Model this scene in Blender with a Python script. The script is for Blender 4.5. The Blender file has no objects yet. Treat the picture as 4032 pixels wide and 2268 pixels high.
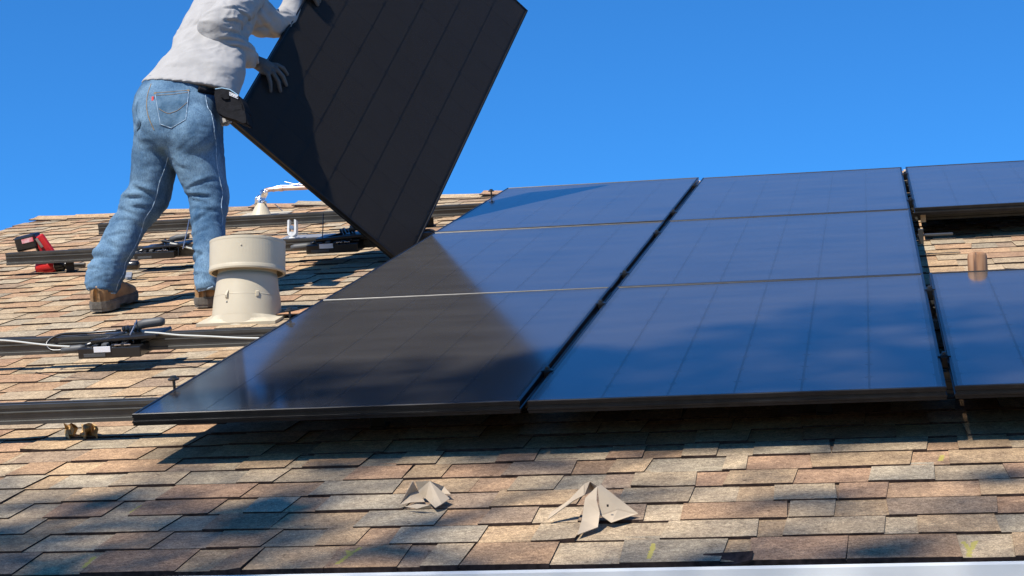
import bpy, bmesh, math, random
import numpy as np
from mathutils import Vector, Matrix, noise
from mathutils.bvhtree import BVHTree
rnd = random.Random(7)
S = bpy.context.scene
COL = S.collection
# ------------------------------------------------------------------ camera, sky, sun, exposure
PITCH = math.atan2(4, 12)                                   # a 4:12 roof
M = Matrix.Rotation(PITCH, 4, 'X')                           # roof frame (u, v up-slope, n normal) -> world
MI = M.inverted()
CAMR = Matrix(((0.98221021, 0.17380194, -0.07110541), (-0.0439341, -0.15545813, -0.98686502), (-0.18257297, 0.97243285, -0.14505673)))
CAMC = Vector((1.89743, -4.68756, 0.98350))                  # camera in the roof frame
FPX = 7714.9
cd = bpy.data.cameras.new('camera'); cam = bpy.data.objects.new('camera', cd); COL.objects.link(cam)
cd.sensor_width = 36; cd.lens = FPX / 4032 * 36; cd.clip_start = 0.05; cd.clip_end = 3000
rm = Matrix((CAMR[0], -CAMR[1], -CAMR[2])).transposed().to_4x4()
cam.matrix_world = M @ Matrix.Translation(CAMC) @ rm
S.camera = cam
SUNR = Vector((-0.345, -0.29, 1.0)).normalized()              # towards the sun, roof frame
SUN = (M.to_3x3() @ SUNR).normalized()
w = bpy.data.worlds.new('World'); S.world = w; w.use_nodes = True
nt = w.node_tree; bg = nt.nodes['Background']
sk = nt.nodes.new('ShaderNodeTexSky'); sk.sky_type = 'NISHITA'; sk.sun_disc = False
sk.sun_elevation = math.asin(SUN.z); sk.sun_rotation = math.atan2(SUN.x, SUN.y)
sk.altitude = 3000; sk.air_density = 1.0; sk.dust_density = 0.0; sk.ozone_density = 2.0
hs = nt.nodes.new('ShaderNodeMix'); hs.data_type = 'RGBA'; hs.blend_type = 'MULTIPLY'; hs.inputs[0].default_value = 1.0; hs.inputs[7].default_value = (0.18, 0.605, 0.975, 1)   # the deep blue of the day
nt.links.new(sk.outputs[0], hs.inputs[6]); nt.links.new(hs.outputs[2], bg.inputs[0])
bg.inputs[1].default_value = 0.12
ld = bpy.data.lights.new('sun', 'SUN'); ld.energy = 4.2; ld.angle = math.radians(0.55); ld.color = (1.0, 0.945, 0.86)
lo = bpy.data.objects.new('sun', ld); COL.objects.link(lo); lo.rotation_euler = SUN.to_track_quat('Z', 'Y').to_euler()
S.view_settings.view_transform = 'Standard'; S.view_settings.look = 'None'
S.view_settings.exposure = 0.75; S.view_settings.gamma = 1.0; S.view_settings.use_curve_mapping = False

# ------------------------------------------------------------------ measuring aids (photograph of 2576 px width -> points of the place)
K = 4032 / 2576
def ray(x, y):
    return (CAMR.transposed() @ Vector(((x * K - 2016) / FPX, (y * K - 1134) / FPX, 1.0)))
def rp(x, y, n=-0.145):                                      # on the plane at height n over the array
    d = ray(x, y); return CAMC + d * ((n - CAMC.z) / d.z)
def vp(x, y, v):                                             # at a given distance v up the slope
    d = ray(x, y); return CAMC + d * ((v - CAMC.y) / d.y)
CAMW = M @ CAMC
def wp(x, y, Y):                                             # at a given world depth Y
    d = M.to_3x3() @ ray(x, y); return CAMW + d * ((Y - CAMW.y) / d.y)
def topix(p):                                                # roof frame -> 2576 px
    q = CAMR @ (Vector(p) - CAMC); return ((2016 + FPX * q.x / q.z) / K, (1134 + FPX * q.y / q.z) / K, q.z)
HR = -0.145                                                  # shingle level under the array
UPR = MI.to_3x3() @ Vector((0, 0, 1)); FWR = MI.to_3x3() @ Vector((0, 1, 0))
def plumb(b, x, y, z):                                       # gravity-aligned offsets at roof point b
    return Vector(b) + Vector((1, 0, 0)) * x + FWR * y + UPR * z

# ------------------------------------------------------------------ scene-building helpers
def thing(name, label, cat, mat=None, group=None):
    o = bpy.data.objects.new(name, None); COL.objects.link(o); o.empty_display_size = 0.1
    o.matrix_world = mat if mat is not None else Matrix()
    o['label'] = label; o['category'] = cat
    if group: o['group'] = group
    MATW[o.name] = o.matrix_world.copy()
    return o
MATW = {}
def mesh_of(name, verts, faces, mats, fmat=None, smooth=False):
    me = bpy.data.meshes.new(name); me.from_pydata([tuple(v) for v in verts], [], faces)
    for m in (mats if isinstance(mats, (list, tuple)) else [mats]): me.materials.append(m)
    if fmat is not None: me.polygons.foreach_set('material_index', fmat)
    if smooth: me.polygons.foreach_set('use_smooth', [True] * len(me.polygons))
    me.update(); return me
def part(name, vf, mats, parent, space='R', fmat=None, smooth=False, label=None):
    v, f = vf
    P = MATW[parent.name].inverted()
    if space == 'R': P = P @ M
    if space != 'L': v = [P @ Vector(q) for q in v]
    o = bpy.data.objects.new(name, mesh_of(name, v, f, mats, fmat, smooth)); COL.objects.link(o)
    o.parent = parent; MATW[o.name] = MATW[parent.name]
    if label: o['label'] = label
    return o
def solo(name, vf, mats, label, cat, base, space='R', group=None, fmat=None, smooth=False):
    v, f = vf
    mw = Matrix.Translation(base) if space == 'W' else M @ Matrix.Translation(base)
    o = bpy.data.objects.new(name, mesh_of(name, [Vector(q) - Vector(base) for q in v], f, mats, fmat, smooth)); COL.objects.link(o)
    o.matrix_world = mw; MATW[o.name] = mw
    o['label'] = label; o['category'] = cat
    if group: o['group'] = group
    return o
def RT(b): return M @ Matrix.Translation(b)
def cat_(*vfs):
    V = []; F = []
    for v, f in vfs:
        o = len(V); V += list(v); F += [tuple(i + o for i in q) for q in f]
    return V, F
def box(a, b):
    x0, y0, z0 = a; x1, y1, z1 = b
    v = [(x0,y0,z0),(x1,y0,z0),(x1,y1,z0),(x0,y1,z0),(x0,y0,z1),(x1,y0,z1),(x1,y1,z1),(x0,y1,z1)]
    return v, [(3,2,1,0),(4,5,6,7),(0,1,5,4),(1,2,6,5),(2,3,7,6),(3,0,4,7)]
def bbox(a, b, r=0.004):                                     # bevelled box
    bm = bmesh.new(); v, f = box(a, b); vs = [bm.verts.new(q) for q in v]
    for q in f: bm.faces.new([vs[i] for i in q])
    bmesh.ops.bevel(bm, geom=bm.edges[:], offset=r, segments=2, affect='EDGES', profile=0.5)
    bm.verts.index_update(); out = [tuple(x.co) for x in bm.verts], [tuple(x.index for x in q.verts) for q in bm.faces]
    bm.free(); return out
def obox(c, ax, ay, az, hx, hy, hz, r=0.003):                # oriented bevelled box
    v, f = bbox((-hx,-hy,-hz), (hx,hy,hz), r); c, ax, ay, az = Vector(c), Vector(ax).normalized(), Vector(ay).normalized(), Vector(az).normalized()
    return [c + ax * q[0] + ay * q[1] + az * q[2] for q in v], f
def frame_of(d, up=(0, 0, 1)):
    d = Vector(d).normalized(); u = Vector(up)
    if abs(d.dot(u)) > 0.95: u = Vector((0, 1, 0))
    a = d.cross(u).normalized(); return a, a.cross(d).normalized(), d
def tube(pts, r, n=8, closed=True):
    pts = [Vector(p) for p in pts]; rs = r if isinstance(r, (list, tuple)) else [r] * len(pts)
    V = []; F = []; a = None
    for i, p in enumerate(pts):
        d = (pts[min(i+1, len(pts)-1)] - pts[max(i-1, 0)]).normalized()
        if a is None: a, b, _ = frame_of(d)
        else:
            a = (a - d * a.dot(d)).normalized(); b = a.cross(d).normalized()
        for k in range(n):
            t = 2 * math.pi * k / n; V.append(p + (a * math.cos(t) + b * math.sin(t)) * rs[i])
    for i in range(len(pts) - 1):
        for k in range(n): F.append((i*n+k, i*n+(k+1)%n, (i+1)*n+(k+1)%n, (i+1)*n+k))
    if closed: F.append(tuple(range(n))[::-1]); F.append(tuple(range((len(pts)-1)*n, len(pts)*n)))
    return V, F
def lathe(b, prof, n=40, fr=None):                           # prof: (radius, height) in the gravity frame at roof point b
    V = []; F = []
    for r, z in prof:
        for k in range(n):
            t = 2 * math.pi * k / n; x, y = r * math.cos(t), r * math.sin(t)
            V.append(plumb(b, x, y, z) if fr is None else Vector(b) + fr[0]*x + fr[1]*y + fr[2]*z)
    for i in range(len(prof) - 1):
        for k in range(n): F.append((i*n+k, i*n+(k+1)%n, (i+1)*n+(k+1)%n, (i+1)*n+k))
    return V, F
def curve(ctrl, n=40):                                       # Catmull-Rom
    P = [Vector(p) for p in ctrl]; P = [P[0]*2-P[1]] + P + [P[-1]*2-P[-2]]; out = []
    m = len(P) - 3
    for i in range(n + 1):
        t = i / n * m; s = min(int(t), m - 1); t -= s
        a, b, c, d = P[s:s+4]
        out.append(0.5*((2*b)+(c-a)*t+(2*a-5*b+4*c-d)*t*t+(3*b-a-3*c+d)*t**3))
    return out
def extrude_profile(prof, u0, u1, n=1):                      # prof of (v, n) pairs, extruded along u
    V = []; F = []; m = len(prof)
    for i in range(n + 1):
        u = u0 + (u1 - u0) * i / n; V += [(u, a, b) for a, b in prof]
    for i in range(n):
        for k in range(m): F.append((i*m+k, i*m+(k+1)%m, (i+1)*m+(k+1)%m, (i+1)*m+k))
    F.append(tuple(range(m))[::-1]); F.append(tuple(range(n*m, n*m+m)))
    return V, F

# ------------------------------------------------------------------ materials
def material(name, col, rough=0.6, metal=0.0, spec=0.5, var=0.0, vscale=8.0, bump=0.0, bscale=200.0, col2=None, coat=0.0):
    m = bpy.data.materials.new(name); m.use_nodes = True; n = m.node_tree.nodes; L = m.node_tree.links
    p = n['Principled BSDF']; p.inputs['Base Color'].default_value = (*col, 1); p.inputs['Roughness'].default_value = rough
    p.inputs['Metallic'].default_value = metal; p.inputs['Specular IOR Level'].default_value = spec; p.inputs['Coat Weight'].default_value = coat
    tc = n.new('ShaderNodeTexCoord')
    if var or col2:
        nz = n.new('ShaderNodeTexNoise'); nz.inputs['Scale'].default_value = vscale; nz.inputs['Detail'].default_value = 6
        L.new(tc.outputs['Object'], nz.inputs['Vector'])
        cr = n.new('ShaderNodeValToRGB'); cr.color_ramp.elements[0].position = 0.32; cr.color_ramp.elements[1].position = 0.68
        c2 = col2 or tuple(c * (1 + var) for c in col); c1 = col if col2 else tuple(c * (1 - var) for c in col)
        cr.color_ramp.elements[0].color = (*c1, 1); cr.color_ramp.elements[1].color = (*c2, 1)
        L.new(nz.outputs['Fac'], cr.inputs[0]); L.new(cr.outputs[0], p.inputs['Base Color'])
    if bump:
        nb = n.new('ShaderNodeTexNoise'); nb.inputs['Scale'].default_value = bscale; nb.inputs['Detail'].default_value = 4
        L.new(tc.outputs['Object'], nb.inputs['Vector']); bp = n.new('ShaderNodeBump'); bp.inputs['Strength'].default_value = bump
        bp.inputs['Distance'].default_value = 0.004; L.new(nb.outputs['Fac'], bp.inputs['Height']); L.new(bp.outputs[0], p.inputs['Normal'])
    return m
def seg_nodes(nt, pos, segs, rad):                           # 1 near any of the segments (roof-frame u, v), ragged
    n, L = nt.nodes, nt.links; acc = None
    nz = n.new('ShaderNodeTexNoise'); nz.inputs['Scale'].default_value = 120; nz.inputs['Detail'].default_value = 3; L.new(pos, nz.inputs['Vector'])
    def math_(op, a, b=None):
        x = n.new('ShaderNodeMath'); x.operation = op
        for i, q in enumerate((a, b)):
            if q is None: continue
            if isinstance(q, (int, float)): x.inputs[i].default_value = q
            else: L.new(q, x.inputs[i])
        return x.outputs[0]
    sp = n.new('ShaderNodeSeparateXYZ'); L.new(pos, sp.inputs[0])
    for (ax, ay), (bx_, by_) in segs:
        dx, dy = bx_ - ax, by_ - ay; q = dx*dx + dy*dy
        rx = math_('SUBTRACT', sp.outputs[0], ax); ry = math_('SUBTRACT', sp.outputs[1], ay)
        t = math_('DIVIDE', math_('ADD', math_('MULTIPLY', rx, dx), math_('MULTIPLY', ry, dy)), q)
        cl = n.new('ShaderNodeClamp'); L.new(t, cl.inputs[0]); t = cl.outputs[0]
        ex = math_('SUBTRACT', rx, math_('MULTIPLY', t, dx)); ey = math_('SUBTRACT', ry, math_('MULTIPLY', t, dy))
        d = math_('SQRT', math_('ADD', math_('MULTIPLY', ex, ex), math_('MULTIPLY', ey, ey)))
        acc = d if acc is None else math_('MINIMUM', acc, d)
    d = math_('ADD', acc, math_('MULTIPLY', math_('SUBTRACT', nz.outputs['Fac'], 0.5), rad * 3.2))
    return math_('MULTIPLY', math_('LESS_THAN', d, rad), 0.8)
def shingle_material():
    m = bpy.data.materials.new('shingle_granules'); m.use_nodes = True; n = m.node_tree.nodes; L = m.node_tree.links
    p = n['Principled BSDF']; p.inputs['Roughness'].default_value = 0.9; p.inputs['Specular IOR Level'].default_value = 0.15
    at = n.new('ShaderNodeAttribute'); at.attribute_name = 'tint'
    geo = n.new('ShaderNodeNewGeometry')
    mp = n.new('ShaderNodeMapping'); mp.vector_type = 'POINT'; mp.inputs['Rotation'].default_value = (-PITCH, 0, 0)
    L.new(geo.outputs['Position'], mp.inputs['Vector']); pos = mp.outputs[0]
    def nz(scale, det=2, rough=0.5):
        q = n.new('ShaderNodeTexNoise'); q.inputs['Scale'].default_value = scale; q.inputs['Detail'].default_value = det; q.inputs['Roughness'].default_value = rough
        L.new(pos, q.inputs['Vector']); return q.outputs['Fac']
    def ramp(fac, a, b, c0, c1):
        r = n.new('ShaderNodeValToRGB'); r.color_ramp.elements[0].position = a; r.color_ramp.elements[1].position = b
        r.color_ramp.elements[0].color = (*c0, 1); r.color_ramp.elements[1].color = (*c1, 1); L.new(fac, r.inputs[0]); return r.outputs[0]
    def mul(a, b, mode='MULTIPLY', f=1.0):
        x = n.new('ShaderNodeMix'); x.data_type = 'RGBA'; x.blend_type = mode; x.inputs[0].default_value = f
        L.new(a, x.inputs[6]); L.new(b, x.inputs[7]); return x.outputs[2]
    gr = mul(ramp(nz(300, 3, 0.7), 0.36, 0.64, (0.55, 0.53, 0.52), (1.35, 1.33, 1.28)), ramp(nz(95, 3, 0.7), 0.33, 0.67, (0.66, 0.64, 0.62), (1.25, 1.24, 1.22)))
    bl = ramp(nz(14, 4, 0.65), 0.3, 0.7, (0.72, 0.71, 0.73), (1.18, 1.17, 1.14))
    st = ramp(nz(2.2, 4, 0.65), 0.25, 0.75, (0.86, 0.86, 0.88), (1.12, 1.1, 1.06))
    c = mul(mul(mul(at.outputs['Color'], gr), bl), st)
    vo = n.new('ShaderNodeTexVoronoi'); vo.inputs['Scale'].default_value = 16; L.new(pos, vo.inputs['Vector'])   # stray nail-head sized dark flecks
    fl = ramp(vo.outputs['Distance'], 0.05, 0.08, (0.25, 0.22, 0.2), (1, 1, 1)); c = mul(c, fl, f=0.8)
    # yellow chalk marks on the lowest course
    def pt(x, y): q = rp(x, y); return (q.x, q.y)
    segs = [(pt(850, 1424), pt(884, 1396)), (pt(884, 1396), pt(905, 1382)), (pt(876, 1390), pt(880, 1400)), (pt(1633, 1410), pt(1645, 1372)),
            (pt(2424, 1364), pt(2440, 1386)), (pt(2456, 1362), pt(2440, 1386)), (pt(2440, 1386), pt(2437, 1402)),
            (pt(210, 1428), pt(238, 1400)), (pt(2371, 1146), pt(2366, 1160)), (pt(330, 1290), pt(352, 1274))]
    k = seg_nodes(m.node_tree, pos, segs, 0.0050)
    mx = n.new('ShaderNodeMix'); mx.data_type = 'RGBA'; L.new(k, mx.inputs[0]); L.new(c, mx.inputs[6]); mx.inputs[7].default_value = (0.50, 0.42, 0.09, 1)
    L.new(mx.outputs[2], p.inputs['Base Color'])
    bp = n.new('ShaderNodeBump'); bp.inputs['Strength'].default_value = 0.9; bp.inputs['Distance'].default_value = 0.0025
    L.new(nz(300, 3, 0.7), bp.inputs['Height']); L.new(bp.outputs[0], p.inputs['Normal'])
    return m
MS = shingle_material()
MSE = material('shingle_cut_edge', (0.045, 0.030, 0.025), 0.95, spec=0.1, var=0.5, vscale=60)
MFELT = material('roof_felt', (0.02, 0.018, 0.017), 0.95, spec=0.1)
MWHITE = material('white_gutter_paint', (0.62, 0.63, 0.62), 0.42, var=0.06, vscale=6)
MSTUCCO = material('stucco', (0.52, 0.45, 0.36), 0.9, var=0.08, vscale=12, bump=0.4, bscale=120)
MFRAME = material('black_anodised_frame', (0.022, 0.022, 0.023), 0.30, 0.6, 0.5, var=0.25, vscale=25)
MBACK = material('black_backsheet', (0.0035, 0.0035, 0.004), 0.6, spec=0.2)
MRAIL = material('black_anodised_rail', (0.085, 0.085, 0.080), 0.45, 0.55, 0.5, var=0.25, vscale=9)
MRAILT = material('rail_slot', (0.010, 0.010, 0.010), 0.6, 0.2, 0.4)
MSTEEL = material('stainless_bolt', (0.42, 0.42, 0.43), 0.32, 1.0, var=0.2, vscale=40)
MDKSTEEL = material('dark_bolt', (0.09, 0.085, 0.08), 0.4, 0.9)
MALU = material('cast_aluminium', (0.66, 0.66, 0.64), 0.42, 0.3, var=0.12, vscale=30)
MVENT = material('tan_vent_paint', (0.50, 0.435, 0.315), 0.45, spec=0.4, var=0.05, vscale=7, bump=0.05, bscale=60)
MFOIL = material('crumpled_foil', (0.82, 0.82, 0.83), 0.22, 1.0, bump=1.0, bscale=70)
MCOPPER = material('weathered_copper', (0.50, 0.31, 0.22), 0.5, 0.45, var=0.3, vscale=22, col2=(0.62, 0.45, 0.36))
MBLACK = material('black_plastic', (0.013, 0.013, 0.014), 0.28, spec=0.6)
MRUBBER = material('grey_rubber', (0.075, 0.077, 0.078), 0.55)
MWIRE = material('white_cable', (0.50, 0.50, 0.45), 0.4)
MLABEL = material('white_sticker', (0.82, 0.82, 0.84), 0.45)
MGLINT = material('bare_metal_clip', (0.75, 0.75, 0.75), 0.2, 1.0)
MRED = material('red_tool_plastic', (0.56, 0.018, 0.020), 0.38, spec=0.5, var=0.1, vscale=20)
MCARD = material('brown_cardboard', (0.47, 0.375, 0.265), 0.85, spec=0.2, var=0.10, vscale=14, bump=0.12, bscale=90)
MKRAFT = material('crumpled_kraft', (0.46, 0.30, 0.13), 0.75, spec=0.3, var=0.25, vscale=25)
MFLASH = material('dark_flashing', (0.020, 0.019, 0.018), 0.7, spec=0.3, var=0.3, vscale=30, bump=0.3, bscale=250)
MZINC = material('grey_flashing', (0.40, 0.42, 0.45), 0.45, 0.6, var=0.15, vscale=15)
def glass_material():
    m = bpy.data.materials.new('textured_cover_glass'); m.use_nodes = True; n = m.node_tree.nodes; L = m.node_tree.links
    n.remove(n['Principled BSDF']); out = n['Material Output']
    tr = n.new('ShaderNodeBsdfTransparent'); gl = n.new('ShaderNodeBsdfGlossy'); gl.inputs['Roughness'].default_value = 0.085
    lw = n.new('ShaderNodeLayerWeight'); lw.inputs['Blend'].default_value = 0.5                     # anti-reflective glass: almost no mirror head-on, strong at a glancing angle
    pw = n.new('ShaderNodeMath'); pw.operation = 'POWER'; L.new(lw.outputs['Facing'], pw.inputs[0]); pw.inputs[1].default_value = 4.6
    fr = n.new('ShaderNodeMath'); fr.operation = 'MULTIPLY_ADD'; L.new(pw.outputs[0], fr.inputs[0]); fr.inputs[1].default_value = 1.22; fr.inputs[2].default_value = 0.003; fr.use_clamp = True
    mx = n.new('ShaderNodeMixShader'); L.new(fr.outputs[0], mx.inputs[0]); L.new(tr.outputs[0], mx.inputs[1]); L.new(gl.outputs[0], mx.inputs[2])
    df = n.new('ShaderNodeBsdfDiffuse'); df.inputs[0].default_value = (0.35, 0.33, 0.31, 1)          # thin film of dust
    tc = n.new('ShaderNodeTexCoord'); nz = n.new('ShaderNodeTexNoise'); nz.inputs['Scale'].default_value = 4; nz.inputs['Detail'].default_value = 6
    mp = n.new('ShaderNodeMapping'); mp.inputs['Scale'].default_value = (0.6, 2.0, 1); L.new(tc.outputs['Object'], mp.inputs[0]); L.new(mp.outputs[0], nz.inputs['Vector'])
    mr = n.new('ShaderNodeMapRange'); mr.inputs[1].default_value = 0.3; mr.inputs[2].default_value = 0.8; mr.inputs[3].default_value = 0.022; mr.inputs[4].default_value = 0.042
    L.new(nz.outputs['Fac'], mr.inputs[0])
    p3 = n.new('ShaderNodeMath'); p3.operation = 'POWER'; L.new(lw.outputs['Facing'], p3.inputs[0]); p3.inputs[1].default_value = 3.0      # a film of dust looks denser at a glancing angle
    g3 = n.new('ShaderNodeMath'); g3.operation = 'MULTIPLY_ADD'; L.new(p3.outputs[0], g3.inputs[0]); g3.inputs[1].default_value = 3.0; g3.inputs[2].default_value = 0.35
    md = n.new('ShaderNodeMath'); md.operation = 'MULTIPLY'; L.new(mr.outputs[0], md.inputs[0]); L.new(g3.outputs[0], md.inputs[1]); mr = md
    m2 = n.new('ShaderNodeMixShader'); L.new(mr.outputs[0], m2.inputs[0]); L.new(mx.outputs[0], m2.inputs[1]); L.new(df.outputs[0], m2.inputs[2])
    L.new(m2.outputs[0], out.inputs[0]); return m
MGLASS = glass_material()
def cell_material():                                         # dark wafer, mirror-like only at a glancing angle
    m = bpy.data.materials.new('black_solar_cell'); m.use_nodes = True; n = m.node_tree.nodes; L = m.node_tree.links
    n.remove(n['Principled BSDF']); out = n['Material Output']
    df = n.new('ShaderNodeBsdfDiffuse'); gl = n.new('ShaderNodeBsdfGlossy'); gl.inputs['Roughness'].default_value = 0.12; gl.inputs['Color'].default_value = (0.9, 0.93, 1, 1)
    tc = n.new('ShaderNodeTexCoord'); nz = n.new('ShaderNodeTexNoise'); nz.inputs['Scale'].default_value = 220; nz.inputs['Detail'].default_value = 3; L.new(tc.outputs['Object'], nz.inputs['Vector'])
    cr = n.new('ShaderNodeValToRGB'); cr.color_ramp.elements[0].position = 0.3; cr.color_ramp.elements[1].position = 0.7; cr.color_ramp.elements[0].color = (0.019, 0.0165, 0.0148, 1); cr.color_ramp.elements[1].color = (0.034, 0.0295, 0.0265, 1)
    L.new(nz.outputs['Fac'], cr.inputs[0]); L.new(cr.outputs[0], df.inputs[0])
    lw = n.new('ShaderNodeLayerWeight'); lw.inputs['Blend'].default_value = 0.5
    pw = n.new('ShaderNodeMath'); pw.operation = 'POWER'; L.new(lw.outputs['Facing'], pw.inputs[0]); pw.inputs[1].default_value = 4.6
    ml = n.new('ShaderNodeMath'); ml.operation = 'MULTIPLY'; ml.use_clamp = True; L.new(pw.outputs[0], ml.inputs[0]); ml.inputs[1].default_value = 1.05
    mx = n.new('ShaderNodeMixShader'); L.new(ml.outputs[0], mx.inputs[0]); L.new(df.outputs[0], mx.inputs[1]); L.new(gl.outputs[0], mx.inputs[2]); L.new(mx.outputs[0], out.inputs[0]); return m
MCELL = cell_material()

# ------------------------------------------------------------------ ground
def ground():
    V = [(-600,-600,-3.35),(600,-600,-3.35),(600,900,-3.35),(-600,900,-3.35)]
    m = material('dry_lawn', (0.20, 0.17, 0.11), 0.95, spec=0.1, var=0.0, vscale=0.8, col2=(0.27, 0.22, 0.15))
    o = bpy.data.objects.new('ground', mesh_of('ground', V, [(0,1,2,3)], m)); COL.objects.link(o); o['kind'] = 'structure'
    o['label'] = 'dry lawn around the house'
ground()
# ------------------------------------------------------------------ house: roof with shingles, gutter, walls
RIDGE = 6.62; EAVE = -0.935; UL, UR = -3.13, 6.4
house = thing('house', 'house with a brown shingled low-pitched roof and white gutter under the solar panels', 'house', RT((0, EAVE, HR)))
def build_roof():
    n0 = HR - 0.012
    ridge = Vector((0, RIDGE, n0)); 
    back = MI @ (M @ ridge + Vector((0, 7.4, -7.4/3)))
    th = 0.05
    prof = [(EAVE + 0.02, n0), (RIDGE, n0), (back.y, back.z), (back.y, back.z - th), (RIDGE, n0 - th), (EAVE + 0.02, n0 - th)]
    roof = part('roof', extrude_profile(prof, UL + 0.01, UR), [MFELT], house)
    # courses
    pal = [((0.46,0.335,0.22),3), ((0.44,0.295,0.195),3), ((0.39,0.255,0.175),1.6), ((0.43,0.345,0.25),3), ((0.385,0.335,0.265),2.0), ((0.47,0.38,0.275),2.2), ((0.33,0.25,0.19),1.0)]
    cols = [tuple(g_ * (0.95 * x + 0.05 * m_) for x, m_, g_ in zip(c, (0.42, 0.315, 0.215), (1.03, 1.02, 0.96))) for c, _ in pal]; wts = [q for _, q in pal]
    butts = [EAVE]; v = -0.763
    while v < RIDGE - 0.03:
        butts.append(v); v += 0.1425 if v < 1.0 else 0.153
    butts.append(RIDGE)
    pieces = []; under = []
    for i in range(len(butts) - 1):
        v0 = butts[i] ; ex = butts[i+1] - v0
        if i == len(butts) - 2: topv = RIDGE - 0.002
        else: topv = v0 + ex + 0.03
        u = UL - rnd.random() * 0.05; raised = rnd.random() < 0.5
        wav = rnd.random() * 10
        lastc = None
        while u < (4.6 if v0 < 6.3 else 4.6):
            wd = rnd.uniform(0.09, 0.23) if raised else rnd.uniform(0.07, 0.20)
            if rnd.random() < 0.08: wd *= 0.5
            c = rnd.choices(cols, wts)[0]
            while c == lastc: c = rnd.choices(cols, wts)[0]
            lastc = c; f = rnd.uniform(0.88, 1.12); c = tuple(x * f for x in c)
            pieces.append((u, wd, v0, ex, topv, raised, c, wav))
            u += wd; raised = not raised if rnd.random() < 0.86 else raised
        under.append((v0, topv))
    def piece_mesh(pc):
        u, wd, v0, ex, topv, raised, c, wav = pc
        r = random.Random(int((u * 977 + v0 * 7919) * 1000))
        t = (0.0050 if raised else 0.0020) + r.uniform(-0.0004, 0.0008)
        dl, dr = (r.uniform(-0.010, 0.012), r.uniform(-0.010, 0.012)) if raised else (-0.012, -0.012)   # tooth flare / tuck under neighbours
        gl = 0.0012 if raised else 0.0
        if not raised: ul, ur = u - 0.010, u + wd + 0.010
        else: ul, ur = u + gl, u + wd - gl
        lift = 0.0; 
        if r.random() < 0.06: lift = r.uniform(0.002, 0.005)
        V = []; F = []; FM = []; N = 4
        vb = v0 + (0 if raised else 0.0015) + r.uniform(-0.0015, 0.0015)
        lc = r.choice((-1, 1))
        for j in range(N + 1):
            s = j / N; ub = ul + (ur - ul) * s; ut = (ul - dl if raised else ul) + ((ur + dr if raised else ur) - (ul - dl if raised else ul)) * s
            wv = 0.0028 * noise.noise(Vector((ub * 5, wav, v0))) + 0.0012 * noise.noise(Vector((ub * 28, wav, 3)))
            hb = HR + 0.0009 + lift * max(0, lc * (s - 0.5) * 2) + 0.0011 * noise.noise(Vector((ub * 3, v0 * 4, 5)))
            ht = HR - 0.0036
            vm = vb + 0.025
            V += [(ub, vb + wv, HR - 0.008), (ub, vb + wv, hb + t), (ub * 0.83 + ut * 0.17, vm, hb + t - 0.0008), (ut, topv, ht + t)]
        for j in range(N):
            a = j * 4; b = a + 4
            F += [(a, b, b+1, a+1), (a+1, b+1, b+2, a+2), (a+2, b+2, b+3, a+3)]; FM += [1, 0, 0]
        a = N * 4; nb = len(V); V += [(V[3][0], V[3][1], HR - 0.012), (V[a+3][0], V[a+3][1], HR - 0.012)]
        F += [(0, 1, 2, 3, nb), (a, nb + 1, a+3, a+2, a+1)]; FM += [1, 1]
        return V, F, FM, c
    # the 300 that show largest are pieces of their own, the rest one field
    def score(pc):
        u, wd, v0, ex = pc[:4]; x, y, d = topix((u + wd/2, v0 + ex/2, HR))
        if not (-60 < x < 2640 and 380 < y < 1470): return 0
        if u + wd/2 > 0.05 and 0.12 < v0 < 6.0 and not (u > 2.0 and 1.9 < v0 < 3.0): return 0
        g = abs((CAMC - Vector((u, v0, HR))).normalized().z)
        return wd * ex * g / d**2
    order = sorted(range(len(pieces)), key=lambda i: -score(pieces[i])); big = set(order[:300])
    def tint(me, cs):
        a = me.attributes.new('tint', 'FLOAT_COLOR', 'CORNER'); a.data.foreach_set('color', np.array(cs, dtype=np.float32).ravel())
    V = []; F = []; FM = []; CS = []
    Pinv = MATW[house.name].inverted() @ M
    for i, pc in enumerate(pieces):
        v, f, fm, c = piece_mesh(pc)
        v = [Pinv @ Vector(q) for q in v]
        if i in big:
            me = mesh_of('shingle', v, f, [MS, MSE], fm); tint(me, [(*c, 1)] * sum(len(q) for q in f))
            o = bpy.data.objects.new('shingle', me); COL.objects.link(o); o.parent = roof
        else:
            k = len(V); V += v; F += [tuple(x + k for x in q) for q in f]; FM += fm; CS += [(*c, 1)] * sum(len(q) for q in f)
    for v0, topv in under:                                    # continuous under-layer of each course
        k = len(V); V += [Pinv @ Vector(q) for q in ((UL, v0 + 0.003, HR - 0.008), (4.6, v0 + 0.003, HR - 0.008), (4.6, v0 + 0.003, HR + 0.0012), (UL, v0 + 0.003, HR + 0.0012), (4.6, topv, HR - 0.0034), (UL, topv, HR - 0.0034))]
        F += [(k, k+1, k+2, k+3), (k+3, k+2, k+4, k+5)]; FM += [1, 0]; CS += [(0.30, 0.22, 0.155, 1)] * 8
    me = mesh_of('shingle_field', V, F, [MS, MSE], FM); tint(me, CS)
    o = bpy.data.objects.new('shingle_field', me); COL.objects.link(o); o.parent = roof; o['kind'] = 'stuff'
    # ridge caps, bent over the ridge, lapped towards the left
    u = UL - 0.03; wr = M @ Vector((0, RIDGE, HR))
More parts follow.
